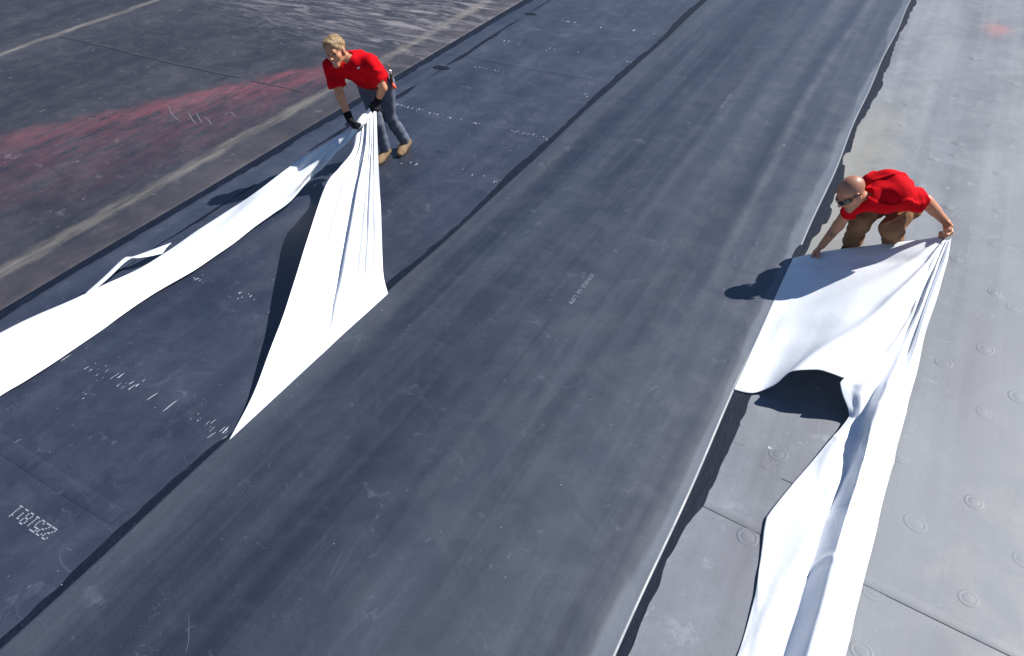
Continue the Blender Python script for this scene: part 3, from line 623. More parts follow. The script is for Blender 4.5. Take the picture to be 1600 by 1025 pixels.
def surface(adds, subs=(), vox=0.005, field=None, cuts=()):
    """adds: (primitive, blend); subs likewise carve; returns vertices and quads (surface nets)"""
    lo = np.min([p.bounds()[0] for p, k in adds], 0)-0.03; hi = np.max([p.bounds()[1] for p, k in adds], 0)+0.03
    n = np.ceil((hi-lo)/vox).astype(int)+1
    ax = [(lo[i]+vox*np.arange(n[i])).astype(np.float32) for i in range(3)]
    D = np.full(n, 0.3, np.float32)
    def box(p, m):
        a, b = p.bounds(); i0 = np.clip(((a-m-lo)/vox).astype(int), 0, n-1); i1 = np.clip(((b+m-lo)/vox).astype(int)+2, 1, n)
        sl = tuple(slice(i0[i], i1[i]) for i in range(3)); P = np.stack(np.meshgrid(*[ax[i][sl[i]] for i in range(3)], indexing='ij'), -1).astype(np.float64)
        return sl, P
    for p, k in adds:
        sl, P = box(p, k+0.03); D[sl] = smin(D[sl], p.d(P), k)
    for p, k in subs:
        sl, P = box(p, k+0.01); D[sl] = smax(D[sl], -p.d(P), k)
    if field is not None or cuts:
        idx = np.argwhere(np.abs(D) < 0.06); P = lo+idx*vox; v = D[tuple(idx.T)].astype(float)
        if field is not None: v = v+field(P)
        for q, nn in cuts: v = np.maximum(v, (P-np.asarray(q))@unit(nn))
        D[tuple(idx.T)] = v
        if cuts:
            idx = np.argwhere(D < -0.05); P = lo+idx*vox; v = D[tuple(idx.T)].astype(float)
            for q, nn in cuts: v = np.maximum(v, (P-np.asarray(q))@unit(nn))
            D[tuple(idx.T)] = v
    I = D < 0; nc = n-1
    cnt = np.zeros(nc, np.int8)
    for dx in (0, 1):
        for dy in (0, 1):
            for dz in (0, 1): cnt += I[dx:nc[0]+dx, dy:nc[1]+dy, dz:nc[2]+dz]
    act = (cnt > 0) & (cnt < 8); cells = np.argwhere(act); vid = np.full(nc, -1, np.int64); vid[act] = np.arange(len(cells))
    acc = np.zeros((len(cells), 3)); num = np.zeros(len(cells))
    corners = [(x, y, z) for x in (0, 1) for y in (0, 1) for z in (0, 1)]
    for c in corners:
        for a in range(3):
            if c[a]: continue
            e = list(c); e[a] = 1
            d0 = D[tuple((cells+c).T)].astype(float); d1 = D[tuple((cells+e).T)].astype(float); m = (d0 < 0) != (d1 < 0)
            t = np.where(m, d0/np.where(m, d0-d1, 1), 0); p = np.array(c, float)[None].repeat(len(cells), 0); p[:, a] += t
            acc[m] += p[m]; num[m] += 1
    V = lo+(cells+acc/num[:, None])*vox; F = []
    for a in range(3):
        b, c = (a+1) % 3, (a+2) % 3
        s0 = [slice(0, n[i]-1) if i == a else slice(1, n[i]-1) for i in range(3)]; s1 = list(s0); s1[a] = slice(1, n[a])
        ch = I[tuple(s0)] != I[tuple(s1)]; e = np.argwhere(ch); off = np.array([0 if i == a else 1 for i in range(3)]); e = e+off
        ins = I[tuple(e.T)]
        q = []
        for db, dc in ((-1, -1), (0, -1), (0, 0), (-1, 0)):
            o = e.copy(); o[:, b] += db; o[:, c] += dc; q.append(vid[tuple(o.T)])
        q = np.stack(q, -1); q[~ins] = q[~ins][:, ::-1]; F.append(q)
    return V, np.concatenate(F).tolist()
def frame(fwd, up):
    f = unit(fwd); u = np.asarray(up, float); u = unit(u-f*u.dot(f)); r = np.cross(f, u); return np.array([r, f, u])   # rows: right, forward, up
def head_prims(C, FR, s=1.0):
    w = lambda x, y, z: C+s*(np.array([x, y, z])@FR)
    E = lambda c, r: Ell(w(*c), FR, np.array(r)*s)
    K = lambda a, b, ra, rb: Cap(w(*a), w(*b), ra*s, rb*s)
    add = [(E((0, -0.014, 0.035), (0.078, 0.098, 0.086)), 0.03), (E((0, 0.026, -0.042), (0.058, 0.066, 0.076)), 0.04), (K((-0.012, 0.074, -0.104), (0.012, 0.074, -0.104), 0.019, 0.019), 0.03),
           (E((0.040, 0.052, -0.030), (0.026, 0.030, 0.026)), 0.02), (E((-0.040, 0.052, -0.030), (0.026, 0.030, 0.026)), 0.02), (K((-0.036, 0.080, 0.020), (0.036, 0.080, 0.020), 0.013, 0.013), 0.02),
           (K((0, 0.090, 0.012), (0, 0.112, -0.028), 0.007, 0.012), 0.010), (K((-0.011, 0.098, -0.034), (0.011, 0.098, -0.034), 0.009, 0.009), 0.008), (K((-0.020, 0.080, -0.066), (0.020, 0.080, -0.066), 0.010, 0.010), 0.010)]
    for sx in (-1, 1):
        add.append((E((0.080*sx, -0.008, -0.012), (0.010, 0.020, 0.032)), 0.008))
    subs = [(E((0.033, 0.098, -0.002), (0.019, 0.014, 0.011)), 0.012), (E((-0.033, 0.098, -0.002), (0.019, 0.014, 0.011)), 0.012), (E((0, 0.100, -0.066), (0.022, 0.010, 0.004)), 0.006)]
    return add, subs, w
def hand_prims(W, f, n, s, curl, sc=1.0, spread=0.0, inflate=0.0, thumb=1.0):
    """W wrist, f along the hand, n palm side, s thumb side"""
    f = unit(f); n = np.asarray(n, float); n = unit(n-f*n.dot(f)); s0 = np.cross(f, n); s = s0 if s0.dot(s) > 0 else -s0; W = np.asarray(W, float); out = []
    lens = [(0.040, 0.024, 0.020), (0.045, 0.028, 0.022), (0.042, 0.026, 0.021), (0.034, 0.020, 0.018)]
    for i, (off, L) in enumerate(zip((0.030, 0.010, -0.010, -0.029), lens)):
        kn = W+sc*(f*(0.088-0.004*abs(i-1))+s*off); out.append((Cap(W+s*off*0.55*sc+f*0.012, kn, 0.015*sc+inflate, 0.0125*sc+inflate), 0.014))
        a = 0.25*curl; p = kn; r = 0.0098
        for j, l in enumerate(L):
            a += curl*(0.55, 0.95, 0.75)[j]; d = unit(f*math.cos(a)+n*math.sin(a)+s*spread*(1.5-i)*0.12); q = p+d*l*sc
            out.append((Cap(p, q, r*sc+inflate, (r-0.0012)*sc+inflate), 0.006)); p = q; r -= 0.0010
    t0 = W+sc*(f*0.022+s*0.026); t1 = t0+sc*0.044*unit(s*0.75+f*0.65+n*0.35*thumb); t2 = t1+sc*0.034*unit(f*0.75+n*0.65*thumb-s*0.15); t3 = t2+sc*0.024*unit(f*0.5+n*0.8*thumb-s*0.35)
    out += [(Cap(t0, t1, 0.015*sc+inflate, 0.012*sc+inflate), 0.012), (Cap(t1, t2, 0.0115*sc+inflate, 0.0105*sc+inflate), 0.006), (Cap(t2, t3, 0.0105*sc+inflate, 0.0085*sc+inflate), 0.006)]
    return out
def lerp(a, b, t): return np.asarray(a)+(np.asarray(b)-np.asarray(a))*t
def implicit(name, adds, mat, parent, base, subs=(), vox=0.005, field=None, cuts=(), paint=None):
    V, F = surface(adds, subs, vox, field, cuts)
    o = mesh_obj(name, V, F, mat, parent, base, smooth=True)
    if paint is not None:
        c = paint(V); at_ = o.data.color_attributes.new('Col', 'FLOAT_COLOR', 'POINT')
        at_.data.foreach_set('color', np.concatenate([c, np.ones((len(c), 1))], 1).astype(np.float32).ravel())
    return o
def fuzz(seed, lo, hi, amp, stretch=None):
    w = Waves(14, lo, hi, seed, 3, stretch); return lambda P: amp*w(P)
def shoe(name, ankle, toe_dir, mat, parent, base, L=0.29, top=0.13, sc=1.0):
    a = np.array([ankle[0], ankle[1], 0.012]); f = unit((toe_dir[0], toe_dir[1], 0)); s = np.cross((0, 0, 1), f); z0 = 0.022
    g = lambda x, y, z: a+f*x*sc+s*y*sc+np.array([0, 0, z])
    adds = [(Cap(g(-0.05, 0, z0+0.03), g(0.02, 0, z0+0.035), 0.040, 0.042), 0.03), (Cap(g(0.02, 0, z0+0.035), g(0.14, 0.004, z0+0.018), 0.044, 0.036, s, 1.15), 0.03), (Cap(g(0.12, 0, z0+0.014), g(0.185, 0.006, z0+0.012), 0.042, 0.032, s, 1.15), 0.03),
            (Cap(g(-0.03, 0, z0+0.05), np.array([ankle[0], ankle[1], top]), 0.044, 0.048), 0.03)]
    o = implicit(name, adds, mat, parent, base, vox=0.006, field=fuzz(int(abs(ankle[0])*100), 50, 110, 0.0016), cuts=((g(0, 0, 0.018), (0, 0, -1)),))
    out = []                                              # sole
    for k in range(28):
        t = 2*math.pi*k/28; x = 0.068+0.148*math.cos(t); y = math.sin(t)*(0.050 if math.cos(t) > -0.2 else 0.044)*(1-0.12*math.cos(2*t)); out.append(g(x, y, 0))
    v = [p+np.array([0, 0, 0.002]) for p in out]+[p+np.array([0, 0, 0.026]) for p in out]; f_ = [tuple(range(27, -1, -1)), tuple(range(28, 56))]+[(k, (k+1) % 28, 28+(k+1) % 28, 28+k) for k in range(28)]
    mesh_obj('sole', v, f_, M['sole'], o)
    for q in range(4):
        x = 0.015+0.028*q; zt = z0+0.088-0.012*q
        ribbon_tube('lace', [g(x-0.006, -0.030, zt-0.014)-base, g(x, -0.012, zt)-base, g(x+0.004, 0.012, zt)-base, g(x+0.008, 0.030, zt-0.014)-base], 0.0045, M['sole'] if mat is M['brownboot'] else M['lace'], o, None, 5)
    if base is not None:
        o2 = [k for k in o.children if k.name.startswith('sole')][0]; o2.data.transform(Matrix.Translation(-Vector(base)))
    return o
def ribbon_tube(name, pts, r, mat, parent, base, n=8, flat=1.0, closed=False):
    c = np.asarray(pts, float); d = np.gradient(c, axis=0); v = []
    for k in range(len(c)):
        t = unit(d[k]); a = unit(np.cross(t, (0.2, 0.1, 1))); b = np.cross(t, a); rr = r[k] if hasattr(r, '__len__') else r
        v += [c[k]+rr*(a*math.cos(2*math.pi*i/n)+b*flat*math.sin(2*math.pi*i/n)) for i in range(n)]
    f = [(k*n+i, k*n+(i+1) % n, (k+1)*n+(i+1) % n, (k+1)*n+i) for k in range(len(c)-1) for i in range(n)]
    f += [tuple(range(n-1, -1, -1)), tuple((len(c)-1)*n+i for i in range(n))]
    return mesh_obj(name, v, f, mat, parent, base, smooth=True)
SKIN = np.array([0.47, 0.235, 0.145])
def paint_skin(hw, FR, C, s, stubble=False, base=SKIN, tattoo=None, redden=None):
    def fn(V):
        c = np.repeat(base[None], len(V), 0); L = ((V-C)@FR.T)/s
        def blend(m, col):
            nonlocal c
            c = c*(1-m[:, None])+np.array(col)*m[:, None]
        near = sstep(0.20, 0.15, np.linalg.norm(L, axis=1))
        blend(near*0.25, (0.48, 0.20, 0.13))
        for sx in (-1, 1):
            e = np.sqrt(((L[:, 0]-0.033*sx)/0.019)**2+((L[:, 2]+0.001)/0.0085)**2+((L[:, 1]-0.085)/0.03)**2); blend(sstep(1.15, 0.75, e)*near*0.85, (0.05, 0.03, 0.025))  # dark eyes with the shade of the sockets painted in, then brows
            e = np.sqrt(((L[:, 0]-0.034*sx)/0.024)**2+((L[:, 2]-0.022)/0.006)**2+((L[:, 1]-0.088)/0.03)**2); blend(sstep(1.2, 0.7, e)*near*0.6, (0.22, 0.12, 0.06))
        e = np.sqrt((L[:, 0]/0.027)**2+((L[:, 2]+0.066)/0.011)**2+((L[:, 1]-0.085)/0.03)**2); blend(sstep(1.2, 0.8, e)*near*0.8, (0.36, 0.10, 0.09))
        e = np.sqrt((L[:, 0]/0.019)**2+((L[:, 2]+0.066)/0.0055)**2+((L[:, 1]-0.082)/0.03)**2); blend(sstep(1.15, 0.8, e)*near*0.9, (0.66, 0.60, 0.54))
        if stubble:
            m = sstep(0.05, 0.0, L[:, 1])*sstep(-0.03, 0.02, L[:, 2])+sstep(0.03, 0.07, L[:, 2])*0.5; blend(np.clip(m, 0, 1)*near*0.45, (0.20, 0.105, 0.08))
            m = sstep(-0.045, -0.07, L[:, 2])*sstep(0.0, 0.04, L[:, 1]); blend(m*near*0.35, (0.20, 0.13, 0.10))
        if tattoo is not None:
            q, r = tattoo; e = np.linalg.norm(V-q, axis=1)+0.012*np.sin(V[:, 0]*260)+0.010*np.sin(V[:, 2]*310); blend(sstep(r, r*0.5, e)*0.85, (0.03, 0.06, 0.055))
        return c
    return fn

# ---- worker in grey trousers
def build_worker_one():
    J = {k: at(*v) for k, v in dict(neck=(546, 92, 1.27), rsh=(519, 101, 1.20), lsh=(580, 101, 1.21), rel=(531, 149, 0.93), rwr=(546, 186, .715), lel=(598, 137, .95), lwr=(590, 157, .78)).items()}
    head = at(524, 79, 1.355)
    pel = np.array([-4.95, 5.70, 0.90]); lhip = np.array([-4.865, 5.74, 0.86]); rhip = np.array([-5.03, 5.63, 0.87])
    lkn = at(607, 180, 0.49); lan = at(634, 221, 0.10); rkn = at(589, 192, 0.47); ran = at(602, 234, 0.10)
    base = np.array([-4.93, 5.75, 0.0])
    neck, rsh, lsh, rel, rwr, lel, lwr = (J[k] for k in ('neck', 'rsh', 'lsh', 'rel', 'rwr', 'lel', 'lwr'))
    chest = lerp(pel, neck, 0.70); spine = unit(neck-pel); lat = unit(lsh-rsh); dep = unit(np.cross(spine, lat))
    FR = frame((0.20, -0.97, -0.10), (-0.22, 0.10, 0.95)); HS = 1.10
    ha, hs, hw = head_prims(head, FR, HS)
    rf = unit(at(557, 206, .60)-rwr); rhand = hand_prims(rwr, rf, (0.6, 0.3, -0.4), (0.3, -0.8, 0.4), 1.0, 1.05)
    lf = unit(HL+np.array([0, 0.02, 0.03])-lwr); lhand = hand_prims(lwr, lf, (-0.5, -0.3, -0.6), (-0.2, -0.9, 0), 1.25, 1.05)
    adds = ha+[(Cap(hw(0, -0.022, -0.06), lerp(neck, pel, 0.08), 0.056, 0.062), 0.03), (Cap(rsh, rel, 0.050, 0.042), 0.03), (Cap(rel, rwr, 0.044, 0.029), 0.02), (Cap(lsh, lel, 0.050, 0.042), 0.03), (Cap(lel, lwr, 0.045, 0.030), 0.02),
             (Cap(rsh, lsh, 0.055, 0.055), 0.04), (Cap(pel, chest, 0.10, 0.115, lat, 1.25), 0.05), (Cap(chest, lerp(chest, neck, 0.7), 0.11, 0.07, lat, 1.3), 0.05),
             (Cap(lhip, lkn, 0.075, 0.05), 0.03), (Cap(rhip, rkn, 0.075, 0.05), 0.03), (Cap(lkn, lan, 0.048, 0.035), 0.03), (Cap(rkn, ran, 0.048, 0.035), 0.03),
             (Cap(lan, lan+np.array([-0.02, -0.10, -0.04]), 0.034, 0.03), 0.03), (Cap(ran, ran+np.array([-0.02, -0.10, -0.04]), 0.034, 0.03), 0.03)]+rhand+lhand
    body = implicit('person', adds, M['skin'], None, base, hs, 0.005, paint=paint_skin(hw, FR, head, HS, base=np.array([0.55, 0.255, 0.135])))
    tag(body, 'blond worker in red T-shirt and grey trousers bending over white film', 'person')
    # T-shirt
    hem_r = lerp(rsh, rel, 0.72); hem_l = lerp(lsh, lel, 0.62)
    sh = [(Cap(lerp(pel, neck, 0.06), chest, 0.125, 0.135, lat, 1.30), 0.06), (Cap(chest, lerp(chest, neck, 0.75), 0.13, 0.085, lat, 1.35), 0.06), (Cap(rsh, lsh, 0.086, 0.086), 0.06), (Ell(lerp(pel, neck, 0.40)+dep*0.03, (lat, dep, spine), (0.17, 0.135, 0.16)), 0.05),
          (Cap(rsh, lerp(rsh, rel, 0.9), 0.080, 0.084, cuts=((hem_r, rel-rsh),), wr=0.004, fr=45), 0.035), (Cap(lsh, lerp(lsh, lel, 0.9), 0.082, 0.088, cuts=((hem_l, lel-lsh),), wr=0.004, fr=45, ph=1), 0.035)]
    w = Waves(14, 12, 34, 71); w2 = Waves(8, 35, 60, 72); w3 = Waves(7, 10, 22, 73)
    shirt = implicit('shirt', sh, M['red'], body, base, vox=0.0055, field=lambda P: 0.006*w(P)+0.0035*w2(P)-0.011*np.exp(-(w3(P)/0.22)**2), cuts=((lerp(pel, neck, 0.10)+np.array([0, 0, -0.02]), -spine+0.0*dep),), subs=[(Cap(lerp(neck, head, 0.22), lerp(neck, head, 1.3), 0.066, 0.12), 0.012)])
    # trousers
    hemL = lerp(lkn, lan, 0.96); hemR = lerp(rkn, ran, 0.96)
    tr = [(Ell(pel+np.array([0, 0.0, 0.0]), (lat, np.cross((0, 0, 1), lat), (0, 0, 1)), (0.165, 0.125, 0.13)), 0.05), (Cap(lhip, lkn, 0.098, 0.073, wr=0.003, fr=30), 0.045), (Cap(lkn, lerp(lkn, lan, 1.05), 0.072, 0.064, cuts=((hemL, lan-lkn),), wr=0.003, fr=48, ph=0.7), 0.03),
          (Cap(rhip, rkn, 0.098, 0.073, wr=0.003, fr=30, ph=2), 0.045), (Cap(rkn, lerp(rkn, ran, 1.05), 0.072, 0.064, cuts=((hemR, ran-rkn),), wr=0.003, fr=48, ph=1.9), 0.03)]
    trousers = implicit('trousers', tr, M['jeans'], body, base, vox=0.0055, field=fuzz(81, 18, 55, 0.0048), cuts=((lerp(pel, neck, 0.20), spine),))
    # belt
    bp = lerp(pel, neck, 0.165); t = np.linspace(0, 2*math.pi, 49)
    ring = [bp+lat*0.158*math.cos(a)+np.cross(spine, lat)*0.126*math.sin(a) for a in t]
    v = []
    for p in ring: n = unit(p-bp); v += [p+spine*0.018, p+n*0.006+spine*0.018, p+n*0.006-spine*0.018, p-spine*0.018]
    mesh_obj('belt', v, [(4*k+i, 4*k+(i+1) % 4, 4*k+4+(i+1) % 4, 4*k+4+i) for k in range(48) for i in range(4)], M['leather'], body, base)
    # boots, gloves, hair
    shoe('boot', lan, (0.22, -1.0), M['boot'], body, base, sc=1.12, top=0.135); shoe('boot', ran, (0.15, -1.0), M['boot'], body, base, sc=1.12, top=0.135)
    for wr_, el, hp, args in ((rwr, rel, rf, ((0.6, 0.3, -0.4), (0.3, -0.8, 0.4), 1.0)), (lwr, lel, lf, ((-0.5, -0.3, -0.6), (-0.2, -0.9, 0), 1.25))):
        g = implicit('glove', hand_prims(wr_, hp, *args, 1.05, inflate=0.0042), M['glove'], body, base, vox=0.0042)
        c0 = lerp(wr_, el, 0.30); c = implicit('cuff', [(Cap(lerp(wr_, el, 0.36), wr_+hp*0.02, 0.044, 0.037, cuts=((c0, el-wr_), (wr_+hp*0.03, hp)), wr=0.0015, fr=120), 0.01)], M['cuff'], None, None, vox=0.005)
        c.data.transform(Matrix.Translation(-Vector(base))); c.parent = g
    E = lambda c, r, **k: Ell(hw(*c), FR, np.array(r)*HS, **k)
    hw_ = Waves(12, 90, 170, 91); hw2 = Waves(10, 40, 80, 92)
    hair = implicit('hair', [(E((0, -0.020, 0.038), (0.085, 0.102, 0.090)), 0.02), (E((0.008, 0.040, 0.098), (0.05, 0.04, 0.020)), 0.03)], M['hair'], body, base,
             subs=[(Ell(hw(0, 0.105, 0.012), FR, np.array((0.074, 0.064, 0.088))*HS), 0.012), (Ell(hw(0, 0.03, -0.09), FR, np.array((0.12, 0.075, 0.078))*HS), 0.012), (Ell(hw(0, -0.03, -0.12), FR, np.array((0.12, 0.13, 0.08))*HS), 0.012)],
             vox=0.0045, field=lambda P: 0.0032*hw_(P)+0.003*hw2(P))
    me = hair.data; nv = len(me.vertices); co = np.empty(nv*3); me.vertices.foreach_get('co', co); co = co.reshape(-1, 3); no = np.empty(nv*3); me.vertex_normals.foreach_get('vector', no); no = no.reshape(-1, 3)
    r = np.random.default_rng(4); pick = r.choice(nv, min(nv, 1500), replace=False); comb = FR[1]*0.7+FR[0]*0.35
    v, f = [], []
    for i in pick:
        n = no[i]; d = unit(n*0.55+(comb-n*comb.dot(n))*0.8+r.normal(size=3)*0.17); sd = unit(np.cross(d, n)+1e-6)*0.0022; L = r.uniform(0.008, 0.019); k = len(v)
        p0 = co[i]-n*0.002; v += [p0-sd, p0+sd, p0+d*L*0.6+sd*0.6-n*0.001, p0+d*L-n*0.004]; f += [(k, k+1, k+2), (k, k+2, k+3)]
    mesh_obj('hair_strands', v, f, M['hair'], hair)
    return body, shirt, base, lat, spine, dep, pel, neck, trousers
w1, shirt1, base1, lat1, spine1, dep1, pel1, neck1, trousers1 = build_worker_one()

from mathutils.bvhtree import BVHTree
def on_mesh(o, base, px, py):
    me = o.data; b = BVHTree.FromPolygons([v.co+Vector(base) for v in me.vertices], [tuple(p.vertices) for p in me.polygons])
    hit = b.ray_cast(Vector((0, 0, CAM_H)), Vector(ray(px, py))); return (None, None) if hit[0] is None else (np.array(hit[0]), np.array(hit[1]))
ps = [on_mesh(shirt1, base1, x, y) for x, y in ((558.5, 107), (560.0, 106.0), (562.5, 104.6))]
if all(p[0] is not None for p in ps):
    v = []
    for (p, n), wd in zip(ps, (0.004, 0.008, 0.002)):
        s = np.cross(n, unit(ps[2][0]-ps[0][0])); v += [p+n*0.004+s*wd, p+n*0.004-s*wd]
    lg = mesh_obj('chest_logo', np.array(v)-base1, [(0, 1, 3, 2), (2, 3, 5, 4)], M['white_mark'], shirt1)

# tools on his belt
def tool_set():
    b = lerp(pel1, neck1, 0.16)+lat1*0.175
    side = unit(lat1+np.array([0, -0.35, 0])); hit = on_mesh(trousers1, base1, 604, 120)[0]; hit = at(606, 116, 0.93) if hit is None else hit; dd = np.linalg.norm(hit-np.array([0, 0, CAM_H]))-0.03; o = np.array([0, 0, CAM_H])+dd*ray(610, 113)
    root = empty('tool_holster', o); tag(root, 'dark leather holster with orange-handled tool on the grey-trousered worker\'s belt', 'tool holster')
    dn = unit(np.array([0.05, -0.04, -1.0])); a = np.zeros(3)
    ribbon_tube('sheath', [a+dn*t for t in (0.0, 0.03, 0.08, 0.115)], [0.018, 0.024, 0.022, 0.015], M['dark_leather'], root, None, 10, 0.6)
    ribbon_tube('clip', [a-dn*0.03, a-dn*0.012, a+dn*0.004, a+dn*0.02], [0.010, 0.019, 0.019, 0.012], M['steel'], root, None, 10, 0.7)
    ribbon_tube('handle', [a+dn*0.112+np.array([0.0, -0.0, 0]), a+dn*0.135+np.array([0.012, 0, 0]), a+dn*0.155+np.array([0.028, 0, 0]), a+dn*0.165+np.array([0.036, 0, 0])], [0.013, 0.020, 0.020, 0.010], M['orange'], root, None, 10, 0.9)
    ribbon_tube('strap', [a-dn*0.03, a-dn*0.05+np.array([-0.02, 0.01, 0.01]), a-dn*0.075+np.array([-0.04, 0.02, 0.02])], 0.009, M['leather'], root, None, 8, 0.4)
    o2 = np.array([0, 0, CAM_H])+dd*ray(602, 131); r2 = empty('utility_knife', o2); tag(r2, 'small red-handled knife hanging at the grey-trousered worker\'s hip', 'knife')
    ribbon_tube('handle', [np.array((-0.006, 0, 0.06)), np.array((0, 0, 0.02)), np.array((0.004, 0, -0.02))], [0.011, 0.014, 0.012], M['orange'], r2, None, 8, 0.7)
    ribbon_tube('tip', [np.array((0.004, 0, -0.019)), np.array((0.004, 0, -0.045))], [0.012, 0.009], M['dark_leather'], r2, None, 8, 0.7)
tool_set()

# ---- bald worker
def build_worker_two():
    head = np.array([-0.172, 5.645, 0.80]); neck = np.array([-0.02, 5.71, 0.765])
    rsh = at(1333, 319, 0.68); lsh = np.array([0.16, 5.77, 0.785]); rel = at(1310, 352, 0.44); rwr = at(1284, 384, 0.20)
    lel = at(1446, 314, 0.71); lwr = at(1479, 348, 0.535)
    pel = np.array([0.14, 6.08, 0.64]); lhip = np.array([0.25, 6.09, 0.60]); rhip = np.array([0.06, 6.05, 0.60])
    lkn = np.array([0.205, 5.84, 0.46]); rkn = np.array([-0.045, 5.87, 0.45]); lan = np.array([0.28, 6.10, 0.10]); ran = np.array([-0.06, 6.04, 0.10])
    base = np.array([0.10, 6.05, 0.0])
    chest = lerp(pel, neck, 0.66)+np.array([0.03, 0, 0.02]); spine = unit(neck-pel); lat = unit(lsh-rsh); lat = unit(lat-spine*lat.dot(spine)); dep = unit(np.cross(spine, lat))
    FR = frame((-0.60, -0.58, -0.62), (-0.47, -0.12, 0.86)); HS = 1.12
    ha, hs, hw = head_prims(head, FR, HS)
    rf = unit(at(1267, 399, 0.10)-rwr); rhand = hand_prims(rwr, rf, (0.3, -0.2, -0.8), (0.5, -0.6, 0), 0.55, 1.05)
    lf = unit(HAND2+np.array([0.0, 0.02, 0.02])-lwr); lhand = hand_prims(lwr, lf, (-0.75, -0.45, 0.1), (-0.3, -0.9, 0.1), 1.3, 1.2)
    bk = lerp(pel, neck, 0.48)+np.array([-0.02, 0, 0.045])
    adds = ha+[(Cap(hw(0.0, -0.025, -0.05), neck+np.array([0.03, 0.02, -0.05]), 0.056, 0.058), 0.03), (Cap(neck+np.array([0.03, 0.02, -0.05]), lerp(neck, chest, 0.6), 0.055, 0.07), 0.03), (Cap(rsh, rel, 0.052, 0.044), 0.03), (Cap(rel, rwr, 0.046, 0.030), 0.02), (Cap(lsh, lel, 0.054, 0.046), 0.03), (Cap(lel, lwr, 0.050, 0.031), 0.02),
             (Cap(lerp(lel, lwr, 0.12), lerp(lel, lwr, 0.45), 0.046, 0.042), 0.02),
             (Cap(rsh, lsh, 0.055, 0.055), 0.04), (Cap(pel, bk, 0.10, 0.11, lat, 1.25), 0.05), (Cap(bk, chest, 0.11, 0.11, lat, 1.25), 0.05),
             (Cap(lhip, lkn, 0.075, 0.052), 0.03), (Cap(rhip, rkn, 0.075, 0.052), 0.03), (Cap(lkn, lan, 0.05, 0.036), 0.03), (Cap(rkn, ran, 0.05, 0.036), 0.03), (Cap(lan, lan+np.array([-0.02, -0.10, -0.04]), 0.034, 0.03), 0.03), (Cap(ran, ran+np.array([-0.02, -0.10, -0.04]), 0.034, 0.03), 0.03)]+rhand+lhand
    tat = lerp(rel, rwr, 0.38)+ray(1297, 366)*-0.03
    body = implicit('person', adds, M['skin'], None, base, hs, 0.005, paint=paint_skin(hw, FR, head, HS, True, np.array([0.52, 0.235, 0.130]), (tat, 0.030)))
    tag(body, 'bald worker in red T-shirt, sunglasses and tan trousers crouching over wide film', 'person')
    hem_r = lerp(rsh, rel, 0.42); hem_l = lerp(lsh, lel, 0.72)
    sh = [(Cap(lerp(pel, neck, 0.02), bk, 0.130, 0.148, lat, 1.28), 0.06), (Cap(bk, chest, 0.148, 0.138, lat, 1.28), 0.06), (Cap(chest, lerp(chest, neck, 0.95), 0.13, 0.090, lat, 1.2), 0.05), (Cap(rsh, lsh, 0.066, 0.086), 0.06), (Cap(lsh, pel, 0.09, 0.10), 0.05),
          (Cap(rsh, lerp(rsh, rel, 0.8), 0.062, 0.068, cuts=((hem_r, rel-rsh),), wr=0.003, fr=45), 0.035), (Cap(lsh, lerp(lsh, lel, 1.0), 0.092, 0.104, cuts=((hem_l, lel-lsh),), wr=0.003, fr=50, ph=1), 0.04)]
    w = Waves(14, 14, 38, 75); w2 = Waves(8, 36, 64, 76); w3 = Waves(7, 12, 24, 78)
    implicit('shirt', sh, M['red'], body, base, vox=0.0055, field=lambda P: 0.006*w(P)+0.004*w2(P)-0.012*np.exp(-(w3(P)/0.22)**2), cuts=((lerp(pel, neck, 0.04), -spine),), subs=[(Cap(lerp(neck, head, 0.42)+np.array([0, 0, 0.01]), lerp(neck, head, 1.2), 0.060, 0.095), 0.010)])
    wt = Waves(14, 20, 60, 83); wt2 = Waves(7, 18, 34, 84, 3, (0.6, 0.6, 1.4))
    hemL = lerp(lkn, lan, 0.96); hemR = lerp(rkn, ran, 0.96)
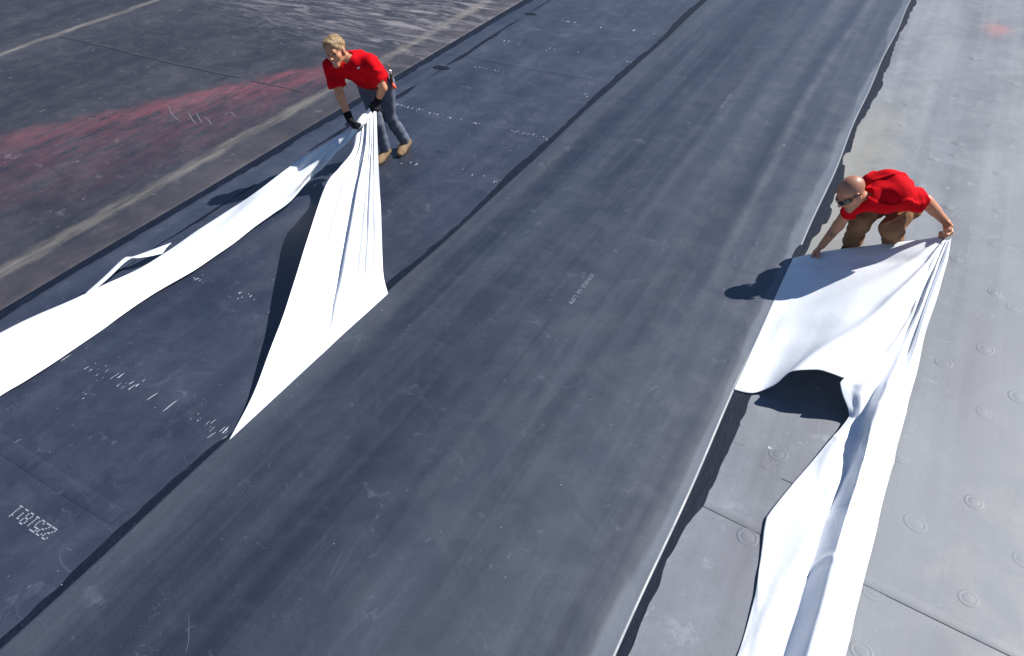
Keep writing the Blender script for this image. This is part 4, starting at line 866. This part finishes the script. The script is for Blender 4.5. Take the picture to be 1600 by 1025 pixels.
    tr = [(Ell(pel+np.array([0, 0.02, -0.02]), (lat, np.cross((0, 0, 1), lat), (0, 0, 1)), (0.175, 0.14, 0.14)), 0.05), (Cap(lhip, lkn, 0.105, 0.080, wr=0.005, fr=42), 0.04), (Cap(lkn, lerp(lkn, lan, 1.05), 0.080, 0.072, cuts=((hemL, lan-lkn),), wr=0.007, fr=62, ph=0.7), 0.03),
          (Cap(rhip, rkn, 0.105, 0.080, wr=0.005, fr=42, ph=2), 0.04), (Cap(rkn, lerp(rkn, ran, 1.05), 0.080, 0.072, cuts=((hemR, ran-rkn),), wr=0.007, fr=62, ph=1.9), 0.03)]
    implicit('trousers', tr, M['tan'], body, base, vox=0.0055, field=lambda P: 0.005*wt(P)-0.012*np.exp(-(wt2(P)/0.25)**2))
    shoe('boot', lan, (-0.1, -1.0), M['brownboot'], body, base, sc=1.12, top=0.135); shoe('boot', ran, (-0.35, -1.0), M['brownboot'], body, base, sc=1.12, top=0.135)
    # wrap-around sunglasses
    gl = None
    def lens_strip():
        v, f = [], []; n = 22
        for k in range(n+1):
            a = math.radians(-78+156*k/n); x = 0.075*math.sin(a); y = 0.020+0.088*math.cos(a); h = 0.016 if abs(a) > 0.12 else 0.010
            h *= 1-0.45*max(0, abs(a)-0.8)
            for dz, dy in ((h, 0.0), (-h, 0.0), (-h, 0.004), (h, 0.004)): v.append(hw(x, y+dy, 0.002+dz))
        f = [(4*k+i, 4*k+(i+1) % 4, 4*k+4+(i+1) % 4, 4*k+4+i) for k in range(n) for i in range(4)]
        return v, f
    v, f = lens_strip(); gl = mesh_obj('sunglasses', v, f, M['lens'], body, base)
    for sx in (-1, 1):
        arm = ribbon_tube('temple_arm', [hw(0.074*sx, 0.038, 0.006), hw(0.083*sx, 0.010, 0.008), hw(0.086*sx, -0.02, 0.008), hw(0.085*sx, -0.035, -0.004)], 0.0045, M['lens'], None, base, 6)
        arm.location = (0, 0, 0); arm.parent = gl
    return body
w2 = build_worker_two()
print('objects', len(bpy.data.objects))
